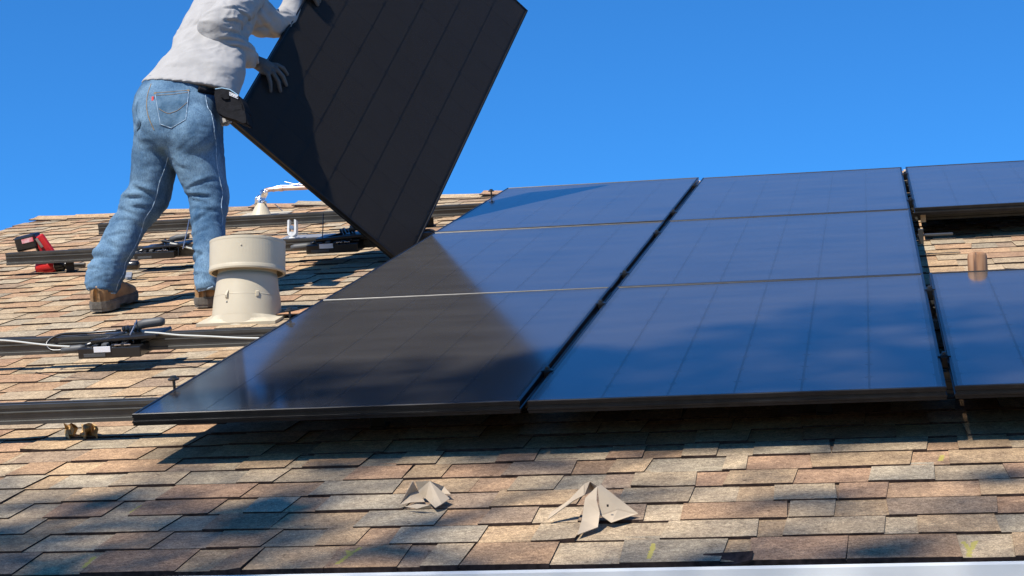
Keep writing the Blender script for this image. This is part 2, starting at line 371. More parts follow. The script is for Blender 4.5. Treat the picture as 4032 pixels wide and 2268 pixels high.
    while u < 4.6:
        ln = rnd.uniform(0.29, 0.34) ; c = rnd.choices(cols, wts)[0]; c = tuple(q * 1.05 for q in c)
        ra = rnd.uniform(0.004, 0.020); V = []; F = []; FM = []; N = 4; sec = 9
        for j in range(N + 1):
            s = j / N
            for k in range(sec):
                a = (k / (sec - 1) - 0.5) * 2                 # -1 front .. 1 back
                y = a * 0.135; z = -abs(y) / 3 - 0.0 + 0.016 * (1 - min(1, abs(a) * 2.2))**1.0 * 0.4
                lift = ra * (1 - s)**1.5 + 0.006 + 0.003 * noise.noise(Vector((u * 3, s * 2, a)))
                q = Vector((u + s * (ln + 0.05), wr.y + y, wr.z + z + lift)); V.append(MI @ q)
        nb = len(V)
        for j in range(N + 1):
            for k in range(sec): V.append(Vector(V[j * sec + k]) - UPR * (0.007 if j == 0 else 0.007))
        for j in range(N):
            for k in range(sec - 1):
                a = j * sec + k; F.append((a, a + sec, a + sec + 1, a + 1)); FM.append(0)
                F.append((nb + a, nb + a + 1, nb + a + sec + 1, nb + a + sec)); FM.append(1)
        for k in range(sec - 1): F.append((k, k + 1, nb + k + 1, nb + k)); FM.append(1)
        for j in range(N): F.append((j*sec, nb+j*sec, nb+(j+1)*sec, (j+1)*sec)); FM.append(1)
        V = [Pinv @ Vector(q) for q in V]
        me = mesh_of('ridge_shingle', V, F, [MS, MSE], FM); tint(me, [(*c, 1)] * sum(len(q) for q in F))
        o = bpy.data.objects.new('ridge_shingle', me); COL.objects.link(o); o.parent = roof
        u += ln - 0.035 + rnd.uniform(-0.015, 0.01)
    # starter strip under the first course and a curled shingle end at the eave
    part('starter_strip', box((UL, EAVE - 0.006, HR - 0.014), (4.6, EAVE + 0.1, HR - 0.009)), [MSE], roof)
    e = rp(1880, 1413); cv = []
    for j in range(7):
        s = j / 6; cv.append((e.x - 0.09 + s * 0.10, s))
    V = []; F = []
    for x, s in cv: V += [(x, EAVE - 0.009, HR - 0.004 + 0.014 * s**2.2), (x, EAVE + 0.05, HR + 0.006 + 0.004 * s), (x, EAVE + 0.05, HR + 0.003), (x, EAVE - 0.009, HR - 0.008 + 0.013 * s**2.2)]
    for j in range(6):
        a = j * 4
        for k in range(4): F.append((a + k, a + 4 + k, a + 4 + (k+1) % 4, a + (k+1) % 4))
    F += [(0,1,2,3), (27,26,25,24)]
    part('curled_shingle', (V, F), [MSE], roof)
    # gutter (world-aligned trough), fascia, soffit, walls
    ew = M @ Vector((0, EAVE, HR))
    gy, gz = ew.y - 0.012, ew.z - 0.009
    gp = [(gy + 0.03, gz), (gy + 0.03, gz - 0.12), (gy - 0.075, gz - 0.12), (gy - 0.10, gz - 0.055), (gy - 0.118, gz - 0.035), (gy - 0.118, gz - 0.006), (gy - 0.112, gz),
          (gy - 0.100, gz), (gy - 0.098, gz - 0.004), (gy - 0.112, gz - 0.008), (gy - 0.112, gz - 0.033), (gy - 0.095, gz - 0.055), (gy - 0.070, gz - 0.115), (gy + 0.025, gz - 0.115), (gy + 0.025, gz)]
    g0 = -0.0
    part('gutter', extrude_profile(gp, UL, 6.4, 1), [MWHITE], house, 'W')
    part('fascia', box((UL, gy + 0.032, gz - 0.16), (6.4, gy + 0.055, gz - 0.02)), [MWHITE], house, 'W')
    part('soffit', box((UL, gy + 0.056, gz - 0.17), (6.4, gy + 0.56, gz - 0.15)), [MWHITE], house, 'W')
    yb = wr.y * 2 - ew.y - 0.5
    part('wall', box((UL + 0.35, gy + 0.5, -3.36), (6.2, yb, gz - 0.171)), [MSTUCCO], house, 'W')
    gw = [(gy + 0.5, gz - 0.165), (yb, gz - 0.165), (wr.y, wr.z - 0.10)]
    part('gable', extrude_profile(gw, UL + 0.36, UL + 0.5), [MSTUCCO], house, 'W')
build_roof()
# ------------------------------------------------------------------ solar panels
PW, PH, PT = 1.016, 1.821, 0.032; GU, GV = 0.0195, 0.0124; CP = 0.1635
MX, MY = (PW - 6 * CP) / 2, (PH - 11 * CP) / 2
def ring(prof):                                              # prof: (inset, z) closed, mitred round the panel
    V = []; F = []; m = len(prof)
    for cx, cy, sx, sy in ((0,0,1,1), (PW,0,-1,1), (PW,PH,-1,-1), (0,PH,1,-1)):
        V += [(cx + sx * a, cy + sy * a, z) for a, z in prof]
    for i in range(4):
        j = (i + 1) % 4
        for k in range(m): F.append((i*m+k, j*m+k, j*m+(k+1)%m, i*m+(k+1)%m))
    return V, F
FRAME_ME = None
def panel_protos():
    fr = ring([(0.0020, 0), (0, -0.0018), (0, -0.011), (0.0022, -0.012), (0.0012, -0.019), (-0.0014, -0.0205), (-0.0014, -0.0245), (0.0006, -0.026), (0.0006, -PT), (0.026, -PT), (0.026, -0.0305),
               (0.0025, -0.0305), (0.0025, -0.0075), (0.0085, -0.0070), (0.0085, -0.0014), (0.0074, 0)])
    fme = mesh_of('frame', *fr, MFRAME)
    gv, gf = box((0.0086, 0.0086, -0.0052), (PW - 0.0086, PH - 0.0086, -0.0020)); gf = gf[1:]
    gme = mesh_of('cover_glass', gv, gf, MGLASS)
    bme = mesh_of('backsheet', *box((0.003, 0.003, -0.0074), (PW - 0.003, PH - 0.003, -0.0066)), MBACK)
    h, ch = CP / 2 - 0.0003, 0.0095; hx = CP / 2 - 0.0030
    o8 = [(-hx+ch,-h), (hx-ch,-h), (hx,-h+ch), (hx,h-ch), (hx-ch,h), (-hx+ch,h), (-hx,h-ch), (-hx,-h+ch)]
    cv = [(x, y, 0.0) for x, y in o8] + [(x, y, -0.0004) for x, y in o8]
    cf = [tuple(range(8))] + [(k, k + 8, (k+1) % 8 + 8, (k+1) % 8) for k in range(8)]
    cme = mesh_of('cell', cv, cf, MCELL)
    jme = mesh_of('junction_box', *bbox((PW/2 - 0.05, PH - 0.16, -0.027), (PW/2 + 0.05, PH - 0.07, -0.0076), 0.004), MBLACK)
    return fme, gme, bme, cme, jme
FME, GME, BME, CME, JME = panel_protos()
def solar_panel(mat, label, group):
    t = thing('solar_panel', label, 'solar panel', mat, group)
    def add(name, me, loc=(0, 0, 0)):
        o = bpy.data.objects.new(name, me); COL.objects.link(o); o.parent = t; o.location = loc; return o
    add('frame', FME); add('cover_glass', GME); bs = add('backsheet', BME); add('junction_box', JME)
    for i in range(6):
        for j in range(11):
            add('solar_cell', CME, (MX + (i + 0.5) * CP, MY + (j + 0.5) * CP, -0.0058)).parent = bs
    return t
PL = {(0,0): 'black solar panel in the bottom row whose left corner reaches furthest down the roof',
      (1,0): 'black solar panel in the middle of the bottom row, dappled with tree shade',
      (2,0): 'black solar panel at the right end of the bottom row mirroring the brown pipe',
      (0,1): 'black solar panel at the left of the middle row beside the lifted panel corner',
      (1,1): 'black solar panel at the right of the middle row next to the bare shingles',
      (0,2): 'black solar panel at the left end of the top row',
      (1,2): 'black solar panel in the middle of the top row',
      (2,2): 'black solar panel at the right end of the top row over a dark gap'}
for (c, r), lb in PL.items():
    rr = random.Random(c * 10 + r)
    mat = RT((c * (PW + GU), r * (PH + GV), rr.uniform(-0.0015, 0.0015))) @ Matrix.Rotation(rr.uniform(-0.0010, 0.0010), 4, 'X') @ Matrix.Rotation(rr.uniform(-0.0012, 0.0012), 4, 'Y')
    solar_panel(mat, lb, 'black solar panels mounted in three rows')
HELDR = Matrix(((0.60620191, 0.20870179, 0.76743912), (0.37070559, 0.77957153, -0.50482234), (-0.70363102, 0.59051824, 0.39521083)))
HELDT = Vector((-0.74121883, 3.31276725, 0.55739668))
HELD = Matrix.Translation(HELDT) @ HELDR.to_4x4()            # origin at the first cell corner
held = solar_panel(M @ HELD @ Matrix.Translation((-MX, -MY, 0.0058)), 'loose black solar panel held up on one corner by the worker', None)
def hp(x, y, z=0.0):                                         # held-panel frame -> roof frame
    return HELD @ Vector((x, y, z))
# ------------------------------------------------------------------ rails, clamps, bolts
RT_N = -PT - 0.0005
def rail(v0, u0, u1, label, feet, hgt=0.056):
    t = thing('mounting_rail', label, 'rail', RT((u0, v0, RT_N)), 'black mounting rails screwed across the roof')
    n1 = RT_N; n0 = n1 - hgt; w_ = 0.040
    prof = [(v0, n0), (v0, n0 + 0.010), (v0 + 0.0035, n0 + 0.0115), (v0 + 0.0035, n0 + hgt * 0.55), (v0 - 0.001, n0 + hgt * 0.585), (v0 - 0.001, n0 + hgt * 0.63), (v0 + 0.003, n0 + hgt * 0.66),
            (v0 + 0.003, n1 - 0.011), (v0, n1 - 0.010), (v0, n1), (v0 + 0.012, n1), (v0 + 0.012, n1 - 0.010), (v0 + 0.028, n1 - 0.010), (v0 + 0.028, n1), (v0 + w_, n1), (v0 + w_, n0)]
    b = part('channel', extrude_profile(prof, u0, u1, 6), MRAIL, t)
    for u in feet:
        part('foot', cat_(bbox((u - 0.02, v0 + w_ + 0.001, HR), (u + 0.02, v0 + w_ + 0.008, n1 - 0.012), 0.002), bbox((u - 0.02, v0 + w_ - 0.005, HR + 0.0005), (u + 0.02, v0 + w_ + 0.06, HR + 0.010), 0.002)), MRAILT, t)
    return t
rail(0.333, -2.15, 4.2, 'grey-faced mounting rail sticking out left of the lowest panel corner', (-1.75, 0.55, 1.75, 2.95))
rail(1.455, -2.15, 4.2, 'black mounting rail with wiring just below the tan vent', (-1.65, 0.55, 1.75, 2.95))
rail(2.110, -0.062, 2.05, 'short stub of rail beside the tan vent flange, at the left edge of the array', (0.5, 1.6))
rail(3.230, -0.062, 2.05, 'short rail stub under the corner of the lifted panel', (0.5, 1.6))
rail(3.950, -2.15, 4.2, 'mounting rail crossing in front of the red drill behind the worker\'s legs', (-1.85, 0.55, 1.75, 2.95))
rail(5.080, -2.14, 4.2, 'topmost mounting rail nearest the ridge', (-0.35, 0.55, 1.75, 2.95))
def clamp(u, v, label, nn=0.0):
    t = thing('mid_clamp', label, 'clamp', RT((u, v, nn)), 'mid clamps between the panel columns')
    part('plate', bbox((u - 0.0165, v - 0.012, nn + 0.0012), (u + 0.0165, v + 0.012, nn + 0.0036), 0.001), MFRAME, t)
    part('throat', bbox((u - 0.0085, v - 0.014, nn - 0.03), (u + 0.0085, v + 0.014, nn + 0.0012), 0.001), MFRAME, t)
    part('bolt', cat_(lathe((u, v, 0), [(0.0001, nn + 0.0125), (0.0062, nn + 0.0125), (0.0066, nn + 0.011), (0.0066, nn + 0.0055)], 6, (Vector((1,0,0)), Vector((0,1,0)), Vector((0,0,1)))),
         lathe((u, v, 0), [(0.0066, nn + 0.0065), (0.010, nn + 0.006), (0.010, nn + 0.0048)], 12, (Vector((1,0,0)), Vector((0,1,0)), Vector((0,0,1))))), MDKSTEEL, t)
g1, g2 = PW + GU / 2, 2 * PW + 1.5 * GU
CL = [(g1, 0.378, 'lowest mid clamp in the left column gap'), (g1, 1.475, 'mid clamp just below the lower row joint in the left column gap'), (g1, 2.13, 'mid clamp just above the lower row joint in the left column gap'),
      (g1, 3.25, 'mid clamp just below the upper row joint in the left column gap'), (g1, 3.97, 'mid clamp just above the upper row joint in the left column gap'), (g1, 5.10, 'topmost mid clamp in the left column gap'),
      (g2, 0.378, 'lowest mid clamp in the right column gap'), (g2, 1.475, 'mid clamp beside the bare shingles in the right column gap'), (g2, 3.97, 'mid clamp above the dark opening in the right column gap'), (g2, 5.12, 'topmost mid clamp in the right column gap')]
for u, v, lb in CL: clamp(u, v, lb)
def tbolt(u, v, top, label):
    t = thing('clamp_bolt', label, 'bolt', RT((u, v, RT_N)), 'loose clamp bolts standing in the rails by the array edge')
    R3 = (Vector((1,0,0)), Vector((0,1,0)), Vector((0,0,1)))
    part('shaft', lathe((u, v, 0), [(0.0001, RT_N - 0.012), (0.0042, RT_N - 0.012), (0.0042, top), (0.0001, top)], 10, R3), MDKSTEEL, t)
    part('head', lathe((u, v, 0), [(0.0042, top - 0.004), (0.0155, top - 0.004), (0.0165, top), (0.009, top + 0.002), (0.008, top + 0.008), (0.0001, top + 0.0085)], 12, R3), MDKSTEEL, t)
tbolt(-0.012, 0.353, 0.022, 'dark bolt standing by the lowest panel corner')
tbolt(-0.012, 1.475, 0.024, 'dark bolt standing by the panel edge right of the tan vent flange')
tbolt(-0.012, 5.10, 0.030, 'dark bolt standing at the top left of the array against the sky')

# ------------------------------------------------------------------ tan roof vent
def vent():
    b = rp(606, 812) + Vector((0, 0.075, 0)); 
    sc = (b - CAMC).length / FPX * K                          # metres per pixel at the vent
    t = thing('roof_vent', 'tan painted metal roof vent with a round drum cap beside the worker\'s boot', 'vent', RT(b))
    h0 = 0.125 * 0.0                                          # heights measured from the roof under the axis
    rb, rt, rc = 87 * sc, 76 * sc, 95 * sc
    H = (797 - 600) * sc
    zc = 0.60 * H
    part('cone', lathe(b, [(rb * 1.03, -0.05), (rb * 1.0, 0.0), (rb * 0.985, 0.10 * H), (rb * 0.955, 0.25 * H), (rt * 1.03, 0.40 * H), (rt * 1.0, 0.50 * H), (rt * 0.99, 0.56 * H), (rt * 0.965, 0.56 * H)], 64), MVENT, t, smooth=True)
    part('sleeve', lathe(b, [(rb * 0.952, 0.268 * H), (rb * 0.954, 0.270 * H), (rb * 0.951, 0.276 * H), (rb * 0.945, 0.278 * H)], 64), MVENT, t, smooth=True)
    part('stack', lathe(b, [(rt * 0.965, 0.50 * H), (rt * 0.955, 0.9 * H), (0.001, 0.9 * H)], 64), MVENT, t)
    part('cap', lathe(b, [(rc * 0.93, zc - 0.004), (rc * 1.0, zc - 0.004), (rc * 1.012, zc + 0.002), (rc * 1.004, zc + 0.010), (rc * 0.995, zc + 0.016), (rc * 0.995, H - 0.014), (rc * 1.0, H - 0.010), (rc * 1.0, H - 0.002), (rc * 0.97, H), (rc * 0.955, H - 0.006), (0.001, H + 0.004)], 72), MVENT, t, smooth=False)
    part('cap_underside', lathe(b, [(rc * 0.93, zc - 0.003), (rc * 0.93, H - 0.02), (rt * 0.95, H - 0.02)], 48), MVENT, t)
    # flange: conical skirt melting into a plate that lies on the roof
    n = 64; V = []; F = []
    for ri in range(6):
        s = ri / 5
        for k in range(n):
            a = 2 * math.pi * k / n; ca, sa = math.cos(a), math.sin(a)
            q = plumb(b, rb * 1.0 * ca, rb * sa, 0.004); ct = q
            m_ = max(abs(ca), abs(sa)); sq = Vector((ca / m_ * 0.155, sa / m_ * 0.15 + 0.01, 0)) + Vector((b.x, b.y, HR + 0.013))
            p = ct.lerp(sq, s); lift = (ct.z - (HR + 0.013)) * (1 - s)**4.0
            V.append(Vector((p.x, p.y, HR + 0.013 + max(0, lift))))
    for ri in range(5):
        for k in range(n): F.append((ri*n+k, (ri+1)*n+k, (ri+1)*n+(k+1)%n, ri*n+(k+1)%n))
    # thickness of the plate edge
    o = len(V); V += [Vector((p.x, p.y, HR + 0.002)) for p in V[5*n:6*n]]
    for k in range(n): F.append((5*n+k, o+k, o+(k+1)%n, 5*n+(k+1)%n))
    part('flange', (V, F), MVENT, t)
    # strap with a screw, and a small tab
    def on(ang, z, r): return plumb(b, r * math.sin(ang), -r * math.cos(ang), z)
    a0 = -0.30; V = []; F = []
    for z, r in ((0.15*H, rb*0.965), (0.20*H, rb*0.966), (0.225*H, rb*1.005), (0.25*H, rb*1.02), (0.275*H, rb*1.0), (0.31*H, rb*0.95)):
        for da in (-0.035, 0.035): V.append(on(a0 + da, z, r * 1.005))
    for i in range(5): F.append((2*i, 2*i+1, 2*i+3, 2*i+2))
    V2 = [q - (q - plumb(b, 0, 0, 0.2)).normalized() * 0.004 for q in V]; o = len(V); V += V2
    F += [tuple(i + o for i in f[::-1]) for f in list(F)]
    for i in range(5): F += [(2*i, 2*i+2, o+2*i+2, o+2*i), (2*i+1, o+2*i+1, o+2*i+3, 2*i+3)]
    part('strap', (V, F), MVENT, t)
    s0 = on(a0, 0.165 * H, rb * 0.972); part('screw', lathe(s0, [(0.0001, 0.003), (0.003, 0.002), (0.0035, 0)], 8, (Vector((1,0,0)), UPR, -FWR)), MDKSTEEL, t)
    s0 = on(0.62, 0.27 * H, rb * 0.95); part('latch', obox(s0, (0.8, 0.5, 0), UPR, (0.5, -0.8, 0), 0.006, 0.010, 0.005, 0.0015), MVENT, t)
    s0 = on(0.15, 0.87 * H, rc * 1.0); part('rivet', lathe(s0, [(0.0001, 0.003), (0.003, 0.002), (0.0035, 0)], 8, (Vector((1,0,0)), UPR, -FWR)), MVENT, t)
    # loose shingle end lying over the flange at the right
    e = rp(742, 795); return b
VB = vent()
def shingle_flap():
    c = rp(715, 800); V = []; F = []
    v, f = box((c.x - 0.06, c.y - 0.03, HR + 0.016), (c.x + 0.10, c.y + 0.10, HR + 0.020))
    o = solo('loose_shingle', (v, f), [MS, MSE], 'orange-brown loose shingle end lapped over the right of the vent flange', 'shingle', (c.x, c.y, HR + 0.016), fmat=[1, 0, 1, 1, 1, 1])
    a = o.data.attributes.new('tint', 'FLOAT_COLOR', 'CORNER'); a.data.foreach_set('color', [0.46, 0.27, 0.16, 1] * 24)
shingle_flap()
# ------------------------------------------------------------------ small cone vent, foil and copper pipe near the ridge
def pipe_vent():
    b = rp(657, 548); sc = (b - CAMC).length / FPX * K
    t = thing('pipe_flashing', 'tan cone flashing wrapped in foil near the ridge', 'flashing', RT(b))
    part('cone', lathe(b, [(34*sc, -0.03), (29*sc, 0.0), (24*sc, 10*sc), (13*sc, 34*sc), (12.5*sc, 35*sc), (0.001, 35*sc)], 32), MVENT, t, smooth=False)
    part('base_plate', obox(b + Vector((0, 0.03, 0.010)), (1,0,0), (0,1,0), (0,0,1), 0.14, 0.16, 0.002, 0.001), MVENT, t)
    V, F = [], []
    ctr = [(0, 0, 33*sc), (-2*sc, 0, 38*sc), (0, 0, 48*sc), (5*sc, 0, 58*sc), (10*sc, 0, 67*sc), (17*sc, 0, 70*sc)]
    V, F = tube([plumb(b, *q) for q in curve(ctr, 22)], [max(6.5, 14 - i * 0.36) * sc for i in range(23)], 18)
    V = [p + Vector((noise.noise(p * 38), noise.noise(p * 38 + Vector((9, 0, 0))), noise.noise(p * 38 + Vector((0, 9, 0))))) * 0.016 for p in V]
    part('foil_wrap', (V, F), MFOIL, t)
    part('foil_skirt', cat_(obox(plumb(b, -13*sc, -8*sc, 34*sc), (0.8, 0, 0.5), FWR, (-0.4, 0, 0.9), 0.012, 0.012, 0.001, 0.0004), obox(plumb(b, 12*sc, -8*sc, 36*sc), (0.7, 0.2, -0.6), FWR, (0.5, 0, 0.8), 0.010, 0.012, 0.001, 0.0004)), MFOIL, t)
    q = [plumb(b, 12*sc, 0, 69*sc), plumb(b, 22*sc, 0, 71*sc), plumb(b, 60*sc, 0, 71.5*sc), plumb(b, 190*sc, 0.02, 72*sc), plumb(b, 205*sc, 0.02, 66*sc), plumb(b, 210*sc, 0.02, 20*sc), plumb(b, 210*sc, 0.02, -0.1)]
    p = solo('copper_pipe', tube(q, 5.6 * sc, 14), MCOPPER, 'copper-coloured pipe running level from the foil-wrapped flashing behind the lifted panel', 'pipe', q[0], smooth=True)
    MATW[p.name] = p.matrix_world.copy()
    part('coupling', tube([plumb(b, 48*sc, 0, 71.3*sc), plumb(b, 56*sc, 0, 71.4*sc)], 6.8*sc, 14), MCOPPER, p)
    part('coupling', tube([plumb(b, 30*sc, 0, 71.0*sc), plumb(b, 33*sc, 0, 71.1*sc)], 6.6*sc, 14), MCOPPER, p)
    ws = [[(28,0,76),(50,0,80),(80,-.01,78),(105,0,84),(120,0,79)], [(60,0,89),(75,0,85),(95,0,80),(140,0,77)], [(66,0,95),(68,0,88),(80,0,82),(112,0,76)], [(90,0,77),(100,.01,86),(125,0,82),(150,0,77)]]
    t2 = thing('loose_wires', 'tangle of thin bare wires on the copper pipe', 'wire', RT(plumb(b, 90*sc, 0, 76*sc)))
    for w_ in ws: part('wire', tube(curve([plumb(b, x*sc, y, z*sc) for x, y, z in w_], 16), 0.0015, 5), MSTEEL, t2)
    c = rp(703, 537); part('clip', obox(plumb(c, 0, 0, 0.03), (0.7, 0, -0.7), FWR, (0.7, 0, 0.7), 0.035, 0.012, 0.003, 0.001), MSTEEL, t)
pipe_vent()
# ------------------------------------------------------------------ brown pipe at the right
def brown_pipe():
    m = material('rust_streaked_pipe', (0.46, 0.24, 0.13), 0.7, spec=0.3); n = m.node_tree.nodes; L = m.node_tree.links
    tc = n.new('ShaderNodeTexCoord'); mp = n.new('ShaderNodeMapping'); mp.inputs['Scale'].default_value = (60, 60, 4); L.new(tc.outputs['Object'], mp.inputs[0])
    nz = n.new('ShaderNodeTexNoise'); nz.inputs['Scale'].default_value = 1; nz.inputs['Detail'].default_value = 6; L.new(mp.outputs[0], nz.inputs['Vector'])
    cr = n.new('ShaderNodeValToRGB'); e = cr.color_ramp.elements; e[0].position = 0.36; e[0].color = (0.09, 0.045, 0.028, 1); e[1].position = 0.48; e[1].color = (0.27, 0.135, 0.065, 1)
    x = e.new(0.62); x.color = (0.34, 0.19, 0.105, 1); L.new(nz.outputs['Fac'], cr.inputs[0]); L.new(cr.outputs[0], n['Principled BSDF'].inputs['Base Color'])
    b = vp(2462, 690, 1.885); b = Vector((b.x, b.y, HR)); sc = (b - CAMC).length / FPX * K
    top = vp(2459, 628, b.y)                                   # height over the roof follows from the top edge
    h = (top - b).dot(UPR); r = 24 * sc
    W3 = Matrix.Translation(M @ b)
    t = thing('vent_pipe', 'brown weathered pipe standing in the bare shingles and mirrored in the panel', 'pipe', W3)
    bw = M @ b
    fr = (Vector((1,0,0)), Vector((0,1,0)), Vector((0,0,1)))
    part('pipe', lathe((bw.x, bw.y, bw.z), [(r, -0.03), (r * 1.0, h * 0.5), (r * 0.99, h - 0.012), (r * 0.93, h - 0.004), (r * 0.80, h), (r * 0.74, h - 0.004), (r * 0.72, h - 0.06), (0.001, h - 0.06)], 40, fr), m, t, 'W', smooth=True)
    part('collar', lathe((bw.x, bw.y, bw.z), [(r * 2.0, -0.045), (r * 1.25, 0.012), (r * 1.02, 0.03)], 40, fr), MRUBBER, t, 'W', smooth=True)
brown_pipe()
# ------------------------------------------------------------------ bare roof attachment (aluminium fork on a flashing)
def fork():
    b = rp(736, 606); sc = (b - CAMC).length / FPX * K
    t = thing('roof_attachment', 'bare aluminium U-shaped roof bracket standing between the two upper rails', 'bracket', RT(b))
    z = Vector((0, 0, 1))
    part('post', lathe(b, [(0.022, 0.0), (0.022, 0.012), (0.018, 0.016), (0.018, 0.045)], 20), MALU, t, smooth=False)
    V = []; F = []
    U = curve([(-11*sc, 0, 62*sc*0.83), (-11.5*sc, 0, 30*sc), (-10*sc, 0, 16*sc), (0, 0, 10*sc), (10*sc, 0, 16*sc), (11.5*sc, 0, 30*sc), (11*sc, 0, 62*sc*0.83)], 30)
    for q in U:
        for dn, dy in ((0, -0.018), (0, 0.018)): V.append(plumb(b, q.x * 1.0, dy, q.z))
        for dy in (0.018, -0.018): V.append(plumb(b, q.x * 0.56, dy, q.z * 0.90 + 0.014 if abs(q.x) > 9 * sc else q.z + 0.012))
    for i in range(30):
        a = i * 4
        for k in range(4): F.append((a+k, a+4+k, a+4+(k+1)%4, a+(k+1)%4))
    F += [(3,2,1,0), (120,121,122,123)]
    part('fork', (V, F), MALU, t)
    part('bolt', tube([plumb(b, 0, -0.02, 33*sc), plumb(b, 0, 0.02, 33*sc)], 0.010, 10), MSTEEL, t)
    part('flashing', obox(b + Vector((0.05, 0.07, 0.006)), (1,0,0), (0,1,0), (0,0,1), 0.13, 0.11, 0.0018, 0.001), MZINC, t)
fork()
# ------------------------------------------------------------------ microinverters, cables, ties
def inverter(x, y, v, label, sc=1.0, loop=True, lab=True):
    o = vp(x, y, v); X, Y, Z = Vector((1, 0, 0)), Vector((0, 1, 0)), Vector((0, 0, 1))
    t = thing('microinverter', label, 'inverter', RT(o), 'black microinverters clipped along the rails')
    def ob(c, h, m, name, par=t, r=0.003, tilt=0.0):
        ax = Vector((math.cos(tilt), 0, math.sin(tilt))); az = Vector((-math.sin(tilt), 0, math.cos(tilt)))
        return part(name, obox(o + Vector(c) * sc, ax, Y, az, h[0]*sc, h[1]*sc, h[2]*sc, r*sc), m, par)
    ob((0, 0.005, -0.012), (0.098, 0.065, 0.016), MBLACK, 'body')
    ob((0.035, 0.035, 0.022), (0.105, 0.062, 0.006), MBLACK, 'bracket', tilt=0.05)
    ob((0.11, 0.05, 0.018), (0.035, 0.05, 0.006), MBLACK, 'bracket_tab', tilt=0.35)
    for i in range(4): ob((-0.045 + i * 0.030, -0.045, 0.006 + 0.003 * (i % 2)), (0.009, 0.012, 0.006), MBLACK if i != 1 else MRUBBER, 'clip')
    for i in range(6): ob((-0.02 + i * 0.017, 0.005, 0.012), (0.003, 0.03, 0.006), MBLACK, 'fin')
    if lab: ob((-0.020, -0.062, -0.001), (0.026, 0.0012, 0.0085), MLABEL, 'sticker', r=0.0005)
    ob((-0.045, -0.0615, -0.018), (0.034, 0.0012, 0.0050), MRUBBER, 'rating_plate', r=0.0005)
    for i in range(2): ob((0.028 + i * 0.03, -0.055, 0.010), (0.010, 0.003, 0.0016), MGLINT, 'glint_clip', r=0.0005)
    pt = lambda x, y, z: o + Vector((x, y, z)) * sc
    part('connector', tube([pt(-0.165, -0.02, -0.006), pt(-0.150, -0.02, -0.005), pt(-0.105, -0.018, -0.003), pt(-0.090, -0.018, -0.002)], [0.008*sc, 0.012*sc, 0.012*sc, 0.009*sc], 12), MRUBBER, t, smooth=True)
    part('connector', tube([pt(0.045, 0.055, 0.045), pt(0.075, 0.058, 0.052), pt(0.125, 0.06, 0.056), pt(0.135, 0.06, 0.056)], [0.012*sc, 0.014*sc, 0.014*sc, 0.010*sc], 12), MRUBBER, t, smooth=True)
    part('plug', cat_(*[tube([pt(0.005 + i*0.012, 0.055, 0.037), pt(0.012 + i*0.012, 0.055, 0.039)], (0.012 if i % 2 else 0.009)*sc, 10) for i in range(5)]), MBLACK, t)
    if loop:
        part('cable', tube(curve([pt(-0.16, -0.02, -0.006), pt(-0.20, -0.02, -0.003), pt(-0.215, -0.005, 0.018), pt(-0.18, 0.02, 0.036), pt(-0.10, 0.04, 0.034), pt(0.0, 0.05, 0.036)], 30), 0.0038*sc, 8), MBLACK, t, smooth=True)
    part('cable', tube(curve([pt(-0.09, -0.018, 0.004), pt(-0.03, 0.0, 0.020), pt(0.02, 0.03, 0.03)], 14), 0.0065*sc, 8), MBLACK, t, smooth=True)
    return t
inverter(292, 868, 1.44, 'black microinverter with white sticker and looped cable on the rail below the tan vent', 1.12)
inverter(398, 632, 3.93, 'black microinverter on the rail between the worker\'s legs', 1.0, loop=False, lab=False)
inverter(845, 612, 3.92, 'black microinverter on the rail under the lower edge of the lifted panel', 1.25, loop=False)
def cable(pts, r, m, label, cat='cable'):
    c = curve(pts, 60); return solo('cable', tube(c, r, 8), m, label, cat, c[0], smooth=True)
cable([rp(x, y, -0.026) for x, y in ((-60, 855), (0, 856), (40, 859), (90, 865), (140, 870), (176, 872))], 0.0032, MWIRE, 'white cable along the rail left of the stickered microinverter')
cable([rp(x, y, -0.024) for x, y in ((365, 836), (400, 838), (450, 843), (520, 846), (600, 850), (655, 851))], 0.0032, MWIRE, 'white cable along the rail from the microinverter to the array edge')
cable([vp(x, y, 3.92) for x, y in ((405, 605), (440, 612), (480, 622), (520, 632))], 0.0048, MBLACK, 'dark cable sagging along the rail between the worker\'s legs')
cable([vp(x, y, 3.915) for x, y in ((428, 612), (452, 617), (475, 624), (500, 629))], 0.0045, MWIRE, 'pale cable on the rail behind the worker\'s right shin')
cable([vp(x, y, 3.90) for x, y in ((1035, 608), (1052, 590), (1068, 580), (1088, 580), (1100, 590))], 0.006, MBLACK, 'black cable looping out at the joint of the two upper left panels')
cable([vp(x, y, 3.905) for x, y in ((770, 621), (800, 612), (850, 606), (905, 604))], 0.010, MBLACK, 'thick black cable along the rail right of the tan vent cap')
def tie(a, b, label, m=MSTEEL):
    solo('cable_tie', tube([a, (a + b) / 2 + Vector((0.002, 0, 0.002)), b], 0.0026, 6), m, label, 'cable tie', a, group='upright cable tie ends')
tie(rp(460, 626, -0.03), vp(476, 552, 3.98), 'grey cable tie end sticking up between the worker\'s legs')
tie(vp(810, 612, 3.92), vp(813, 537, 3.97), 'black cable tie end sticking up right of the aluminium bracket', MBLACK)
tie(rp(327, 843, -0.03), vp(344, 806, 1.50), 'grey cable tie end above the stickered microinverter')
tie(vp(449, 642, 3.90), vp(447, 608, 3.915), 'black cable tie wrapped round the cables between the worker\'s legs', MBLACK)
